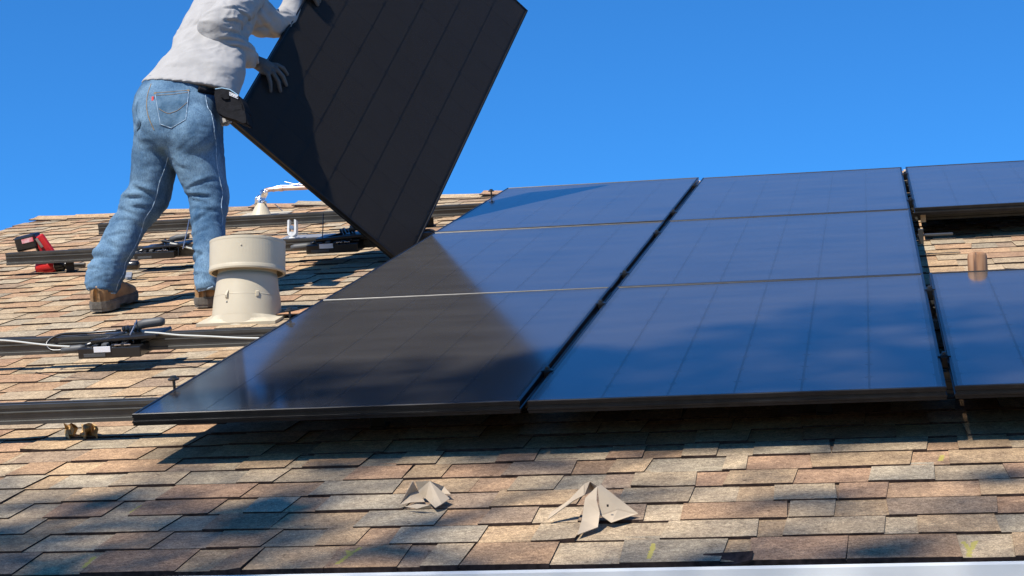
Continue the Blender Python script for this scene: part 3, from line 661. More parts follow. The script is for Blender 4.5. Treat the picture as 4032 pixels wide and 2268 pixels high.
# ------------------------------------------------------------------ cordless drill upside down behind the rail
def drill():
    V0 = 4.06
    P = lambda x, y, dv=0.0: vp(x, y, V0 + dv)
    c = P(118, 672); t = thing('cordless_drill', 'red and black cordless drill upside down against the rail, battery up', 'drill', RT(rp(125, 690)))
    X = (P(160, 668) - P(110, 672)).normalized(); D = Vector((0, 1, 0)); Zp = X.cross(D).normalized() * -1
    part('motor_housing', tube([P(93, 668), P(97, 669), P(118, 672), P(137, 671), P(143, 670)], [0.024, 0.034, 0.038, 0.035, 0.024], 18), MRED, t, smooth=True)
    part('chuck', cat_(tube([P(141, 669), P(145, 669), P(160, 667), P(163, 667)], [0.026, 0.028, 0.026, 0.020], 18), tube([P(163, 667), P(172, 666.5)], [0.019, 0.012], 14)), MBLACK, t, smooth=True)
    part('collar', tube([P(138, 669.5), P(142, 669.3)], [0.0285, 0.0285], 18), MSTEEL, t)
    part('bit', cat_(tube([P(172, 667), P(180, 667)], 0.006, 8), tube([P(180, 667), P(214, 666)], 0.0105, 10)), MDKSTEEL, t)
    # handle
    hv, hf = tube([P(120, 665), P(113, 648), P(104, 628), P(94, 607), P(90, 599)], [0.026, 0.023, 0.022, 0.024, 0.026], 14)
    part('handle', (hv, hf), MBLACK, t, smooth=True)
    ax = (P(132, 640) - P(97, 590)).normalized(); 
    part('grip_side', obox((P(113, 622, -0.035)), ax, D, ax.cross(D), 0.062, 0.014, 0.030, 0.008), MRED, t)
    bx = (P(92, 595) - P(55, 604)).normalized()
    part('battery', obox(P(72, 609, -0.02), bx, D, bx.cross(D), 0.054, 0.040, 0.036, 0.010), MBLACK, t)
    part('battery_label', obox(P(69, 605, -0.061), bx, D, bx.cross(D), 0.030, 0.0012, 0.010, 0.0005), MREDL, t)
    part('battery_foot', obox(P(75, 617, -0.02), bx, D, bx.cross(D), 0.050, 0.036, 0.012, 0.006), MRUBBER, t)
    part('belt_clip', obox(P(99, 611, -0.055), ax, D, ax.cross(D), 0.026, 0.002, 0.007, 0.001), MSTEEL, t)
MREDL = material('red_label', (0.75, 0.05, 0.09), 0.4, col2=(0.85, 0.55, 0.55), vscale=30)
drill()
# ------------------------------------------------------------------ flashings on the left roof
def flashing(poly, label, m, raise_=0.012):
    pts = [rp(x, y, HR + raise_) for x, y in poly]; n = len(pts); c = sum(pts, Vector()) / n
    V = pts + [p - Vector((0, 0, raise_ - 0.003)) for p in pts]
    F = [tuple(range(n))] + [(i, i + n, (i+1) % n + n, (i+1) % n) for i in range(n)]
    return solo('flashing', (V, F), m, label, 'flashing', c)
flashing([(276, 696), (290, 686), (332, 684), (330, 697), (296, 699)], 'small grey metal flashing left of the worker\'s left shin', MZINC)
c0 = vp(318, 668, 3.62)
solo('standoff', tube([vp(300, 668, 3.62), vp(345, 667, 3.62), vp(349, 667, 3.62)], [0.020, 0.022, 0.016], 16), MBLACK, 'black rubber cylinder lying behind the worker\'s left shin', 'tube', c0, smooth=True)
# bits hanging at the right opening
def right_bits():
    a = vp(2322, 545, 3.72)
    solo('paper_tag', obox(a + Vector((0, 0, -0.002)), (1,0,0), (0,1,0), (0,0,1), 0.011, 0.002, 0.022, 0.001), MCARD, 'small tan paper tag hanging under the upper right panel', 'tag', a)
    b = vp(2352, 590, 3.25); t = thing('rail_splice', 'short dark rail end poking from under the array into the opening', 'rail', RT(b))
    part('bar', obox(b, (1,0,0), (0,1,0), (0,0,1), 0.07, 0.012, 0.004, 0.001), MRAIL, t)
    part('lug', obox(b + Vector((-0.055, 0, -0.005)), (1,0,0), (0,1,0), (0,0,1), 0.010, 0.014, 0.030, 0.001), MRAIL, t)
right_bits()
# ------------------------------------------------------------------ cardboard scraps
def sheet(faces3d, th=0.0016):
    bm = bmesh.new(); vd = {}
    for f in faces3d:
        vs = []
        for p in f:
            k = tuple(round(x, 5) for x in p)
            if k not in vd: vd[k] = bm.verts.new(p)
            vs.append(vd[k])
        bm.faces.new(vs)
    bmesh.ops.recalc_face_normals(bm, faces=bm.faces[:]); bmesh.ops.solidify(bm, geom=bm.faces[:], thickness=th)
    bm.verts.index_update(); out = [x.co.copy() for x in bm.verts], [tuple(v.index for v in f.verts) for f in bm.faces]; bm.free(); return out
Z7 = lambda x, y: ((1400 + x * 0.5047) / K, (1800 + y * 0.5047) / K)
def tent():
    def g(x, y, n=0.001): return tuple(rp(*Z7(x, y), HR + 0.012 + n))
    def a(x, y, v): return tuple(vp(*Z7(x, y), v))
    vA = -0.60
    A0 = a(1785, 215, vA + 0.02); A1 = a(1828, 190, vA + 0.03); A2 = a(1885, 225, vA); A3 = a(1915, 215, vA + 0.01)
    base = thing('cardboard_tent', 'folded cardboard scrap standing like a tent on the lower shingles', 'cardboard', RT(rp(*Z7(1850, 520))))
    part('front_flap', sheet([[A2, a(1790, 320, vA - 0.02), a(1880, 335, vA - 0.035)], [a(1790, 320, vA - 0.02), a(1765, 490, vA - 0.07), a(1905, 440, vA - 0.06), a(1880, 335, vA - 0.035)], [a(1765, 490, vA - 0.07), g(1730, 605), g(1890, 545), a(1905, 440, vA - 0.06)]]), MCARD, base)
    part('right_flap', sheet([[A2, A3, g(2205, 440, 0.004), a(2050, 400, vA - 0.02)], [A2, a(2050, 400, vA - 0.02), g(2205, 440, 0.004), g(1995, 510), a(1910, 450, vA - 0.045)]]), MCARD, base)
    part('left_strip', sheet([[A0, a(1785, 298, vA + 0.0), a(1700, 345, vA), a(1660, 345, vA + 0.02)], [a(1660, 345, vA + 0.02), a(1700, 345, vA), g(1500, 490), g(1525, 435, 0.012)]]), MCARD, base)
    part('top_fold', sheet([[A0, A1, A2, a(1855, 262, vA + 0.05), a(1785, 298, vA + 0.0)]]), MCARD, base)
    d = a(1967, 378, vA - 0.045)
    part('hole', obox(d, (1,0,0), (0,0,1), (0,1,0), 0.0022, 0.0026, 0.001, 0.0004), MBLACK, base)
tent()
def crumple():
    def g(x, y, n=0.002): return tuple(rp(*Z7(x, y), HR + 0.012 + n))
    def a(x, y, v): return tuple(vp(*Z7(x, y), v))
    v0 = -0.42; base = thing('cardboard_scrap', 'crumpled cardboard scrap on the lower shingles under the array', 'cardboard', RT(rp(*Z7(540, 380))))
    part('left_fold', sheet([[a(447, 187, v0), g(342, 375), g(430, 352, .006), a(425, 285, v0 - .01)], [a(447, 187, v0), a(425, 285, v0 - .01), a(490, 262, v0 + .02)], [a(425, 285, v0 - .01), g(430, 352, .006), a(540, 348, v0 - .03), a(490, 262, v0 + .02)]]), MCARD, base)
    part('middle_fold', sheet([[a(468, 192, v0 + .03), a(490, 262, v0 + .03), a(485, 310, v0 + .02), a(545, 320, v0), a(580, 185, v0 + .01)]]), MCARD, base)
    part('right_fold', sheet([[a(580, 185, v0), a(545, 320, v0 - .02), g(620, 395), g(672, 365, .006)], [a(580, 185, v0), g(672, 365, .006), g(735, 322, .006), a(640, 280, v0 + .03)], [a(580, 185, v0), a(640, 280, v0 + .03), g(745, 290, .004), a(690, 230, v0 + .06)]]), MCARD, base)
    part('lower_fold', sheet([[g(380, 385), g(480, 365, .01), g(585, 372, .012), g(590, 400), g(480, 402)]]), MCARD, base)
crumple()
def kraft():
    c = rp(202, 1108); r2 = random.Random(3)
    def P(x, y, v): return vp(160 + x, 1070 + y, v)
    F = []; cols = 9; rows = 4; G = {}
    for i in range(cols):
        for j in range(rows):
            x = i * 10.4 + (3 if j % 2 else 0); y = j * 13 - 4 + r2.uniform(-4, 4)
            G[i, j] = tuple(P(x + r2.uniform(-3, 3), min(40, y), c.y + 0.03 + 0.03 * math.sin(i * 1.9 + j) + r2.uniform(-0.012, 0.012)))
    for i in range(cols - 1):
        for j in range(rows - 1):
            if (i, j) in ((3, 1), (3, 0)): continue
            F += [[G[i,j], G[i+1,j], G[i+1,j+1]], [G[i,j], G[i+1,j+1], G[i,j+1]]]
    v, f = sheet(F, 0.001)
    solo('crumpled_paper', (v, f), MKRAFT, 'crumpled brown paper stuffed under the lowest rail', 'paper', c)
kraft()
# ------------------------------------------------------------------ the worker
def Z1(x, y): return ((300 + 0.3882 * x) / K, 0.3882 * y / K)
def Z2(x, y): return ((300 + 0.552 * x) / K, (500 + 0.552 * y) / K)
def loft(secs, n=28, sup=2.3):                               # secs: (left px, right px, depth Y, depth radius); rings span left-right and depth
    V = []; F = []
    for l, r, Y, dr in secs:
        a, b = wp(*l, Y), wp(*r, Y); c = (a + b) / 2; h = (b - a) / 2; d = Vector((0, 1, 0.0)) * dr
        for k in range(n):
            t = 2 * math.pi * k / n; ct, st = math.cos(t), math.sin(t)
            x = math.copysign(abs(ct) ** (2 / sup), ct); y = math.copysign(abs(st) ** (2 / sup), st)
            V.append(c + h * x + d * y)
    m = len(secs)
    for i in range(m - 1):
        for k in range(n): F.append((i*n+k, i*n+(k+1)%n, (i+1)*n+(k+1)%n, (i+1)*n+k))
    F.append(tuple(range(n))[::-1]); F.append(tuple(range((m-1)*n, m*n)))
    return V, F
def ball(c, r, sx=1, sy=1, sz=1, n=14):
    V = []; F = []; c = Vector(c)
    for i in range(n + 1):
        th = math.pi * i / n
        for k in range(n * 2):
            p = math.pi * k / n; V.append(c + Vector((r*sx*math.sin(th)*math.cos(p), r*sy*math.sin(th)*math.sin(p), r*sz*math.cos(th))))
    for i in range(n):
        for k in range(n * 2): F.append((i*n*2+k, i*n*2+(k+1)%(n*2), (i+1)*n*2+(k+1)%(n*2), (i+1)*n*2+k))
    return V, F
def fused(vfs, voxel, smooth):                               # one continuous skin round overlapping shapes
    v, f = cat_(*vfs); me = bpy.data.meshes.new('tmp'); me.from_pydata([tuple(q) for q in v], [], f)
    o = bpy.data.objects.new('tmp', me); COL.objects.link(o)
    r = o.modifiers.new('r', 'REMESH'); r.mode = 'VOXEL'; r.voxel_size = voxel
    s = o.modifiers.new('s', 'SMOOTH'); s.iterations = smooth; s.factor = 0.5
    dg = bpy.context.evaluated_depsgraph_get(); em = bpy.data.meshes.new_from_object(o.evaluated_get(dg))
    V = [q.co.copy() for q in em.vertices]; N = [q.normal.copy() for q in em.vertices]; F = [tuple(p.vertices) for p in em.polygons]
    bpy.data.objects.remove(o); bpy.data.meshes.remove(me); bpy.data.meshes.remove(em)
    return V, F, N
def ridge(x, k=1.0): return max(0.0, 1 - abs(x) * 2.6 * k)
def folds(V, N, lines, base):                                # lines: (a, b, amp, half width): creases between two points, sharp on one side
    segs = [(Vector(a), Vector(b), amp, wd) for a, b, amp, wd in lines]
    out = []
    for p, n in zip(V, N):
        d = base(p)
        for a, b, amp, wd in segs:
            ab = b - a; t = (p - a).dot(ab) / ab.length_squared
            if t < -0.15 or t > 1.15: continue
            q = a + ab * max(0, min(1, t)); e = p - q
            if abs(e.y) > 0.17: continue
            s = e.z / wd                                     # signed height over the crease
            if abs(s) > 2.5: continue
            fade = max(0, 1 - (2 * t - 1) ** 2) if 0 <= t <= 1 else 0
            d += 0.68 * amp * fade * (math.exp(-(s - 0.75) ** 2 * 1.6) - 1.15 * math.exp(-(s + 0.35) ** 2 * 4.5))
        out.append(p + n * d)
    return out
def denim():
    m = bpy.data.materials.new('faded_blue_denim'); m.use_nodes = True; n = m.node_tree.nodes; L = m.node_tree.links
    p = n['Principled BSDF']; p.inputs['Roughness'].default_value = 0.9; p.inputs['Specular IOR Level'].default_value = 0.15
    tc = n.new('ShaderNodeTexCoord')
    def nz(sc, vec, det=4, ro=0.6):
        mp = n.new('ShaderNodeMapping'); mp.inputs['Scale'].default_value = vec; L.new(tc.outputs['Object'], mp.inputs[0])
        q = n.new('ShaderNodeTexNoise'); q.inputs['Scale'].default_value = sc; q.inputs['Detail'].default_value = det; q.inputs['Roughness'].default_value = ro
        L.new(mp.outputs[0], q.inputs['Vector']); return q.outputs['Fac']
    r = n.new('ShaderNodeValToRGB'); e = r.color_ramp.elements
    e[0].position = 0.34; e[0].color = (0.036, 0.086, 0.158, 1); e[1].position = 0.66; e[1].color = (0.150, 0.248, 0.345, 1); L.new(nz(7, (1, 1, 0.6)), r.inputs[0])
    g = n.new('ShaderNodeValToRGB'); g.color_ramp.elements[0].position = 0.35; g.color_ramp.elements[1].position = 0.65
    g.color_ramp.elements[0].color = (0.70, 0.72, 0.76, 1); g.color_ramp.elements[1].color = (1.25, 1.22, 1.18, 1); L.new(nz(150, (1.6, 1.6, 0.7), 3, 0.7), g.inputs[0])
    x = n.new('ShaderNodeMix'); x.data_type = 'RGBA'; x.blend_type = 'MULTIPLY'; x.inputs[0].default_value = 1; L.new(r.outputs[0], x.inputs[6]); L.new(g.outputs[0], x.inputs[7])
    L.new(x.outputs[2], p.inputs['Base Color'])
    b = n.new('ShaderNodeBump'); b.inputs['Strength'].default_value = 0.3; b.inputs['Distance'].default_value = 0.002; L.new(nz(140, (1, 1, 1.4), 3), b.inputs['Height']); L.new(b.outputs[0], p.inputs['Normal'])
    return m
MDENIM = denim()
MDENIM2 = material('dark_denim_pocket', (0.05, 0.105, 0.17), 0.9, spec=0.1, col2=(0.11, 0.185, 0.265), vscale=30, bump=0.4, bscale=150)
MSEAM = material('pale_seam', (0.27, 0.36, 0.45), 0.9, spec=0.1, var=0.5, vscale=70)
MTHREAD = material('tan_thread', (0.24, 0.17, 0.10), 0.8)
MSHIRT = material('light_grey_sweatshirt', (0.345, 0.335, 0.325), 0.95, spec=0.1, var=0.06, vscale=18, bump=0.5, bscale=45)
MSKIN = material('skin', (0.45, 0.26, 0.18), 0.55, var=0.08, vscale=20)
MHAIR = material('dark_hair', (0.02, 0.014, 0.01), 0.6, bump=0.5, bscale=200)
MGLOVE = material('grey_work_glove', (0.060, 0.062, 0.062), 0.75, col2=(0.105, 0.098, 0.092), vscale=26, bump=0.5, bscale=150)
MBOOT = material('tan_boot_leather', (0.30, 0.165, 0.065), 0.7, var=0.35, vscale=22, bump=0.3, bscale=90)
MSOLE = material('dusty_rubber_sole', (0.12, 0.105, 0.085), 0.85, var=0.35, vscale=35, bump=0.3, bscale=120)
MNYLON = material('black_nylon', (0.012, 0.012, 0.014), 0.85, spec=0.12, var=0.3, vscale=40, bump=0.4, bscale=150)
MTRIM = material('blue_trim', (0.25, 0.42, 0.55), 0.6)
MEYE = material('eye_white', (0.8, 0.8, 0.78), 0.3); MLIP = material('lips', (0.36, 0.16, 0.13), 0.5)

def worker():
    base = wp(385, 785, 2.62); base.z = 0.70
    T = thing('person', 'worker in a light grey sweatshirt and blue jeans leaning to hold up a solar panel', 'person', Matrix.Translation(base))
    W = 'W'
    # --- jeans
    pel = loft([(Z1(745, 800), Z1(1440, 880), 2.74, 0.120), (Z1(690, 880), Z1(1445, 950), 2.73, 0.128), (Z1(615, 1010), Z1(1450, 1060), 2.71, 0.145), (Z1(598, 1140), Z1(1455, 1180), 2.70, 0.155),
                (Z1(610, 1300), Z1(1470, 1310), 2.695, 0.155), (Z2(432, 60), Z2(1028, 60), 2.695, 0.150), (Z2(424, 130), Z2(1036, 130), 2.69, 0.135), (Z2(420, 190), Z2(1042, 190), 2.69, 0.11)], 36)
    lL = loft([(Z2(440, 40), Z2(720, 60), 2.70, 0.115), (Z2(418, 200), Z2(690, 215), 2.705, 0.112), (Z2(410, 330), Z2(690, 345), 2.71, 0.105), (Z2(396, 430), Z2(668, 450), 2.715, 0.100), (Z2(330, 505), Z2(645, 540), 2.715, 0.094), (Z2(292, 600), Z2(600, 640), 2.705, 0.090),
               (Z2(230, 690), Z2(510, 720), 2.69, 0.088), (Z2(188, 790), Z2(465, 800), 2.665, 0.086), (Z2(128, 890), Z2(425, 890), 2.645, 0.086), (Z2(102, 970), Z2(372, 960), 2.63, 0.088), (Z2(66, 1050), Z2(348, 1060), 2.62, 0.090), (Z2(64, 1120), Z2(318, 1130), 2.612, 0.086), (Z2(74, 1165), Z2(290, 1195), 2.605, 0.078)])
    lR = loft([(Z2(640, 60), Z2(1028, 40), 2.69, 0.125), (Z2(645, 200), Z2(1046, 200), 2.69, 0.122), (Z2(722, 330), Z2(1054, 330), 2.695, 0.112), (Z2(765, 430), Z2(1078, 430), 2.70, 0.104), (Z2(806, 530), Z2(1087, 530), 2.70, 0.097), (Z2(812, 610), Z2(1074, 610), 2.69, 0.092),
               (Z2(820, 690), Z2(1058, 690), 2.675, 0.088), (Z2(828, 770), Z2(1066, 770), 2.655, 0.086), (Z2(840, 860), Z2(1066, 860), 2.635, 0.084), (Z2(848, 950), Z2(1062, 950), 2.615, 0.084), (Z2(852, 1050), Z2(1062, 1050), 2.595, 0.084), (Z2(858, 1130), Z2(1055, 1125), 2.585, 0.080), (Z2(862, 1180), Z2(1045, 1170), 2.58, 0.074)])
    bu = [ball(wp(*Z2(590, 20), 2.615), 0.085, 1.0, 0.7, 1.1), ball(wp(*Z2(830, 30), 2.605), 0.100, 1.05, 0.7, 1.15)]
    def slim(vf, first, k):                                  # trim the rings below the knee about their own centres
        v, f = vf; n = 28
        for i in range(first, len(v) // n):
            c = sum((Vector(q) for q in v[i*n:(i+1)*n]), Vector()) / n
            for j in range(i*n, (i+1)*n): v[j] = c + (Vector(v[j]) - c) * k
        return v, f
    lL = slim(lL, 5, 0.88); lR = slim(lR, 4, 0.93)
    V, F, N = fused([pel, lL, lR] + bu, 0.0075, 7)
    zk = wp(*Z2(500, 540), 2.7).z
    def jb(p):
        h = p.z - 0.70
        mk = 0.55 * math.exp(-((h - 0.45) / 0.11) ** 2) + 0.9 * math.exp(-((h - 0.10) / 0.13) ** 2) + 0.28 * math.exp(-((h - 0.25) / 0.1) ** 2) + 0.30 * math.exp(-((h - 0.72) / 0.10) ** 2) + 0.12
        w1 = noise.noise(Vector((p.x * 6, p.y * 6, p.z * 5))) * 0.5
        n1 = noise.noise(Vector((p.x * 8 + 3, p.y * 7, p.z * 30 + w1 * 4 + p.x * 9)))
        n2 = noise.noise(Vector((p.x * 17, p.y * 14, p.z * 48 + w1 * 8)))
        return mk * (0.0045 * (ridge(n1, 0.9) - 0.45) + 0.0035 * (ridge(n2) - 0.4)) + 0.004 * noise.noise(p * 11)
    def J(a, b, amp, wd): return (wp(*Z2(*a), 2.66), wp(*Z2(*b), 2.66), amp, wd)
    fl = [J((330, 520), (560, 560), .013, .012), J((400, 470), (600, 500), .010, .012), J((290, 620), (500, 650), .011, .012), J((370, 590), (560, 540), .010, .010), J((215, 720), (450, 700), .008, .012),
          J((170, 790), (420, 800), .009, .014), J((240, 860), (420, 900), .013, .013), J((100, 960), (340, 1000), .018, .016), J((70, 1070), (310, 1030), .012, .013), J((90, 1125), (300, 1110), .008, .010),
          J((800, 440), (1060, 410), .010, .011), J((800, 490), (1070, 450), .013, .011), J((815, 545), (1060, 500), .010, .011), J((815, 600), (1070, 560), .008, .012), J((830, 690), (1050, 650), .008, .013), J((835, 790), (1050, 760), .008, .012),
          J((850, 920), (1020, 880), .012, .011), J((850, 1000), (1020, 960), .012, .011), J((860, 1090), (1010, 1050), .009, .010),
          J((440, 60), (590, 10), .010, .013), J((430, 20), (600, 90), .009, .014), J((600, 100), (700, 260), .010, .016), J((620, 220), (440, 380), .006, .02), J((720, 330), (900, 380), .007, .014)]
    rj = random.Random(5)
    fl = [(a + Vector((0, 0, rj.uniform(-0.035, 0.035))), b.lerp(a, rj.uniform(0, 0.35)) + Vector((0, 0, rj.uniform(-0.035, 0.035))), amp * rj.uniform(0.45, 0.95), wd * rj.uniform(0.8, 1.3)) for a, b, amp, wd in fl]
    V = folds(V, N, fl, jb)
    jeans = part('jeans', (V, F), MDENIM, T, W, smooth=True)
    bvh = BVHTree.FromPolygons(V, F)
    def hit(px, off=0.0, tree=None):
        d = (M.to_3x3() @ ray(*px)).normalized(); h = (tree or bvh).ray_cast(CAMW, d)
        return None if h[0] is None else h[0] - d * off
    def seam(pts, r, m, name, par, n=40):
        c = curve([Vector((x, y, 0)) for x, y in pts], n); q = [hit((v.x, v.y), 0.001) for v in c]; q = [v for v in q if v is not None]
        if len(q) > 2: part(name, tube(q, r, 6), m, par, W)
    seam([Z2(655, 215), Z2(630, 300), Z2(595, 390), Z2(575, 480), Z2(545, 570), Z2(490, 655), Z2(465, 740), Z2(420, 850), Z2(352, 965), Z2(338, 1040), Z2(300, 1110), Z2(285, 1165)], 0.0020, MSEAM, 'inseam', jeans)
    seam([Z1(1310, 960), Z1(1335, 1090), Z1(1370, 1150), Z1(1400, 1300), Z2(985, 40), Z2(998, 130), Z2(1000, 220), Z2(1012, 310), Z2(1030, 400), Z2(1045, 470), Z2(1035, 560), Z2(1045, 640), Z2(1040, 700)], 0.0019, MSEAM, 'side_seam', jeans)
    seam([Z1(760, 850), Z1(725, 960), Z1(715, 1080), Z1(735, 1190), Z1(790, 1320)], 0.0020, MTHREAD, 'back_seam', jeans)
    seam([Z1(620, 1030), Z1(612, 1150), Z1(650, 1260), Z1(615, 1320)], 0.0022, MDENIM2, 'front_pocket_edge', jeans)
    for nm, a, b, dy in (('cuff', Z2(72, 1160), Z2(290, 1192), 0), ('cuff', Z2(860, 1176), Z2(985, 1140), 0)):
        q = [hit((a[0] + (b[0] - a[0]) * s, a[1] + (b[1] - a[1]) * s - 5 * 0.35 * 1.0 + 6 * math.sin(math.pi * s) * 0.35), 0.002) for s in [i / 14 for i in range(1, 14)]]
        q = [v for v in q if v is not None]
        if len(q) > 2: part(nm, tube(q, 0.0036, 6), MSEAM, jeans, W)
    # back pocket, grid of the cloth laid on the seat
    G = 12; PV = []; ok = True
    def poc(s, t):
        top = Vector((780 + 380 * s, 930 - 30 * s)); bot = Vector((845, 1268)).lerp(Vector((965, 1312)), s / 0.45) if s < 0.45 else Vector((965, 1312)).lerp(Vector((1122, 1215)), (s - 0.45) / 0.55)
        q = top.lerp(bot, t); return Z1(q.x, q.y)
    for i in range(G + 1):
        for j in range(G + 1): PV.append(hit(poc(i / G, j / G), 0.004 if 0 < i < G and 0 < j < G else 0.0005))
    if all(v is not None for v in PV):
        PF = [(i*(G+1)+j, (i+1)*(G+1)+j, (i+1)*(G+1)+j+1, i*(G+1)+j+1) for i in range(G) for j in range(G)]
        pk = part('back_pocket', (PV, PF), MDENIM2, jeans, W, smooth=True)
        pb = BVHTree.FromPolygons(PV, PF)
        def st(pts, r, m, nm):
            q = [hit(poc(*p), 0.0008, pb) for p in pts]; q = [v for v in q if v is not None]
            if len(q) > 1: part(nm, tube(q, r, 5), m, jeans, W)
        lin = lambda a, b, n=14: [(a[0] + (b[0]-a[0])*i/n, a[1] + (b[1]-a[1])*i/n) for i in range(n + 1)]
        st(lin((.03, .04), (.97, .04)), .0016, MTHREAD, 'stitching'); st(lin((.04, .11), (.96, .11)), .0012, MTHREAD, 'stitching')
        st(lin((.04, .04), (.04, .96)) + lin((.04, .96), (.45, .965)) + lin((.45, .965), (.96, .96)) + lin((.96, .96), (.96, .04)), .0016, MSEAM, 'stitching')
        st([(.08 + .4*s, .50 + .10*math.sin(s*2.2)) for s in [i/10 for i in range(11)]] + [(.48 + .46*s, .58 - .16*s + .06*math.sin(s*3.1)) for s in [i/10 for i in range(1, 11)]], .0012, MTHREAD, 'stitching')
        for q in ((.05, .05), (.94, .05)):
            h_ = hit(poc(*q), 0.002, pb)
            if h_: part('bar_tack', obox(h_, (1,0,0), (0,0,1), (0,1,0), .006, .004, .0014, .0005), MTHREAD, jeans, W)
        h_ = hit(Z1(776, 1000), 0.003)
        if h_: part('pocket_tab', obox(h_, (1,0,0.1), (0,0,1), (0,1,0), .0045, .009, .0014, .0005), material('red_tab', (0.6, 0.06, 0.06), 0.7), jeans, W)
    # --- belt and pouch
    q = [hit((v.x, v.y), 0.004) for v in curve([Vector((*Z1(x, y), 0)) for x, y in ((1235, 905), (1290, 922), (1345, 930), (1400, 935), (1430, 938))], 16)]; q = [v for v in q if v is not None]
    if len(q) > 2: part('belt', tube(q, 0.014, 8), MNYLON, T, W, smooth=True)
    def slab(poly, y0, y1, name, m, par, zf=Z1, r=0.006):
        n = len(poly); bm = bmesh.new(); a = [bm.verts.new(wp(*zf(*p), y0)) for p in poly]; b = [bm.verts.new(wp(*zf(*p), y0) + Vector((0, y1 - y0, 0))) for p in poly]
        bm.faces.new(a); bm.faces.new(b[::-1])
        for i in range(n): bm.faces.new((a[i], b[i], b[(i+1) % n], a[(i+1) % n]))
        bmesh.ops.bevel(bm, geom=bm.edges[:], offset=r, segments=2, affect='EDGES'); bmesh.ops.recalc_face_normals(bm, faces=bm.faces[:]); bmesh.ops.triangulate(bm, faces=[f for f in bm.faces if len(f.verts) > 4]); bm.verts.index_update()
        vf = [v.co.copy() for v in bm.verts], [tuple(v.index for v in f.verts) for f in bm.faces]; bm.free(); return part(name, vf, m, par, W)
    po = slab([(1392, 940), (1408, 898), (1480, 888), (1560, 905), (1645, 965), (1690, 1050), (1712, 1130), (1560, 1145), (1425, 1140)], 2.60, 2.70, 'pouch', MNYLON, T)
    slab([(1418, 1120), (1560, 1135), (1695, 1100), (1722, 1180), (1748, 1272), (1690, 1248), (1600, 1208), (1500, 1180), (1425, 1150)], 2.585, 2.66, 'pouch_flap', MNYLON, po)
    slab([(1460, 960), (1550, 965), (1555, 1005), (1505, 1010), (1465, 985)], 2.592, 2.60, 'pouch_pocket', MNYLON, po, r=0.002)
    for a, b in (((1410, 903), (1480, 893)), ((1480, 893), (1560, 909)), ((1560, 909), (1645, 968))):
        part('trim', tube([wp(*Z1(*a), 2.600), wp(*Z1(*b), 2.600)], 0.0022, 6), MTRIM, po, W)
    tg = [wp(*Z1(x, y), 2.596) for x, y in ((1556, 935), (1640, 972), (1640, 1000), (1556, 965))]
    part('label_border', tube(tg + [tg[0]], 0.0012, 5), MLABEL, po, W)
    for i in range(7):
        x = 1566 + i * 10.5; y = 953 + i * 4.4; part('label_letter', obox(wp(*Z1(x, y), 2.596), (0.92, 0, -0.4), (0.4, 0, 0.92), (0, 1, 0), .0015, .0034 if i % 2 else .0026, .001, .0003), MLABEL, po, W)
    slab([(1425, 1130), (1565, 1150), (1560, 1210), (1545, 1243), (1480, 1268), (1442, 1262)], 2.70, 2.74, 'rag', MSHIRT, T, r=0.008)
    # --- sweatshirt
    to = loft([(Z1(682, 872), Z1(1632, 960), 2.740, 0.150), (Z1(698, 845), Z1(1636, 930), 2.748, 0.151), (Z1(760, 790), Z1(1655, 860), 2.77, 0.142), (Z1(880, 650), Z1(1690, 720), 2.81, 0.142), (Z1(985, 535), Z1(1705, 590), 2.87, 0.138), (Z1(1005, 430), Z1(1715, 470), 2.92, 0.136), (Z1(1088, 270), Z1(1750, 310), 3.00, 0.138),
               (Z1(1195, 80), Z1(1820, 100), 3.09, 0.140), (Z1(1250, -10), Z1(1840, 0), 3.13, 0.140), (Z1(1340, -150), Z1(1850, -130), 3.19, 0.125), (Z1(1460, -260), Z1(1830, -240), 3.24, 0.095), (Z1(1600, -330), Z1(1790, -320), 3.28, 0.06)], 36, 2.2)
    def zt(pts): return [wp(*Z1(x, y), Y) for x, y, Y in pts]
    wr = M @ hp(-0.058, 0.342, -0.012)
    aR = tube(curve(zt([(1740, -60, 3.16), (1650, 50, 3.04), (1520, 185, 2.91), (1415, 285, 2.835)]), 12), [0.088 - 0.0014 * i for i in range(13)], 16)
    fR = tube(curve(zt([(1415, 275, 2.825), (1465, 365, 2.84), (1570, 465, 2.885), (1700, 560, 2.99)]) + [wr + Vector((-0.006, -0.012, 0.004))], 16), [0.066, 0.071, 0.074, 0.075, 0.075, 0.073, 0.071, 0.068, 0.065, 0.062, 0.059, 0.056, 0.052, 0.048, 0.043, 0.040, 0.037], 16)
    lh = M @ hp(-0.05, 0.86, -0.02)
    aL = tube(curve([wp(*Z1(1760, 90), 3.17), wp(*Z1(1890, 210), 3.24), wp(*Z1(2020, 235), 3.31), wp(*Z1(2150, 170), 3.38), lh + Vector((-0.02, -0.02, -0.03))], 16), [0.085, 0.085, 0.083, 0.08, 0.076, 0.072, 0.069, 0.067, 0.065, 0.063, 0.062, 0.060, 0.057, 0.053, 0.049, 0.045, 0.042], 16)
    V, F, N = fused([to, aL, ball(wp(*Z1(1730, -40), 3.16), 0.09), ball(wp(*Z1(1640, -60), 3.19), 0.13)], 0.0065, 6)
    SV, SF, SN = fused([aR, fR, ball(wp(*Z1(1425, 272), 2.825), 0.078), ball(wp(*Z1(1500, 225), 2.845), 0.078)], 0.0055, 5)
    el = wp(*Z1(1420, 300), 2.87); 
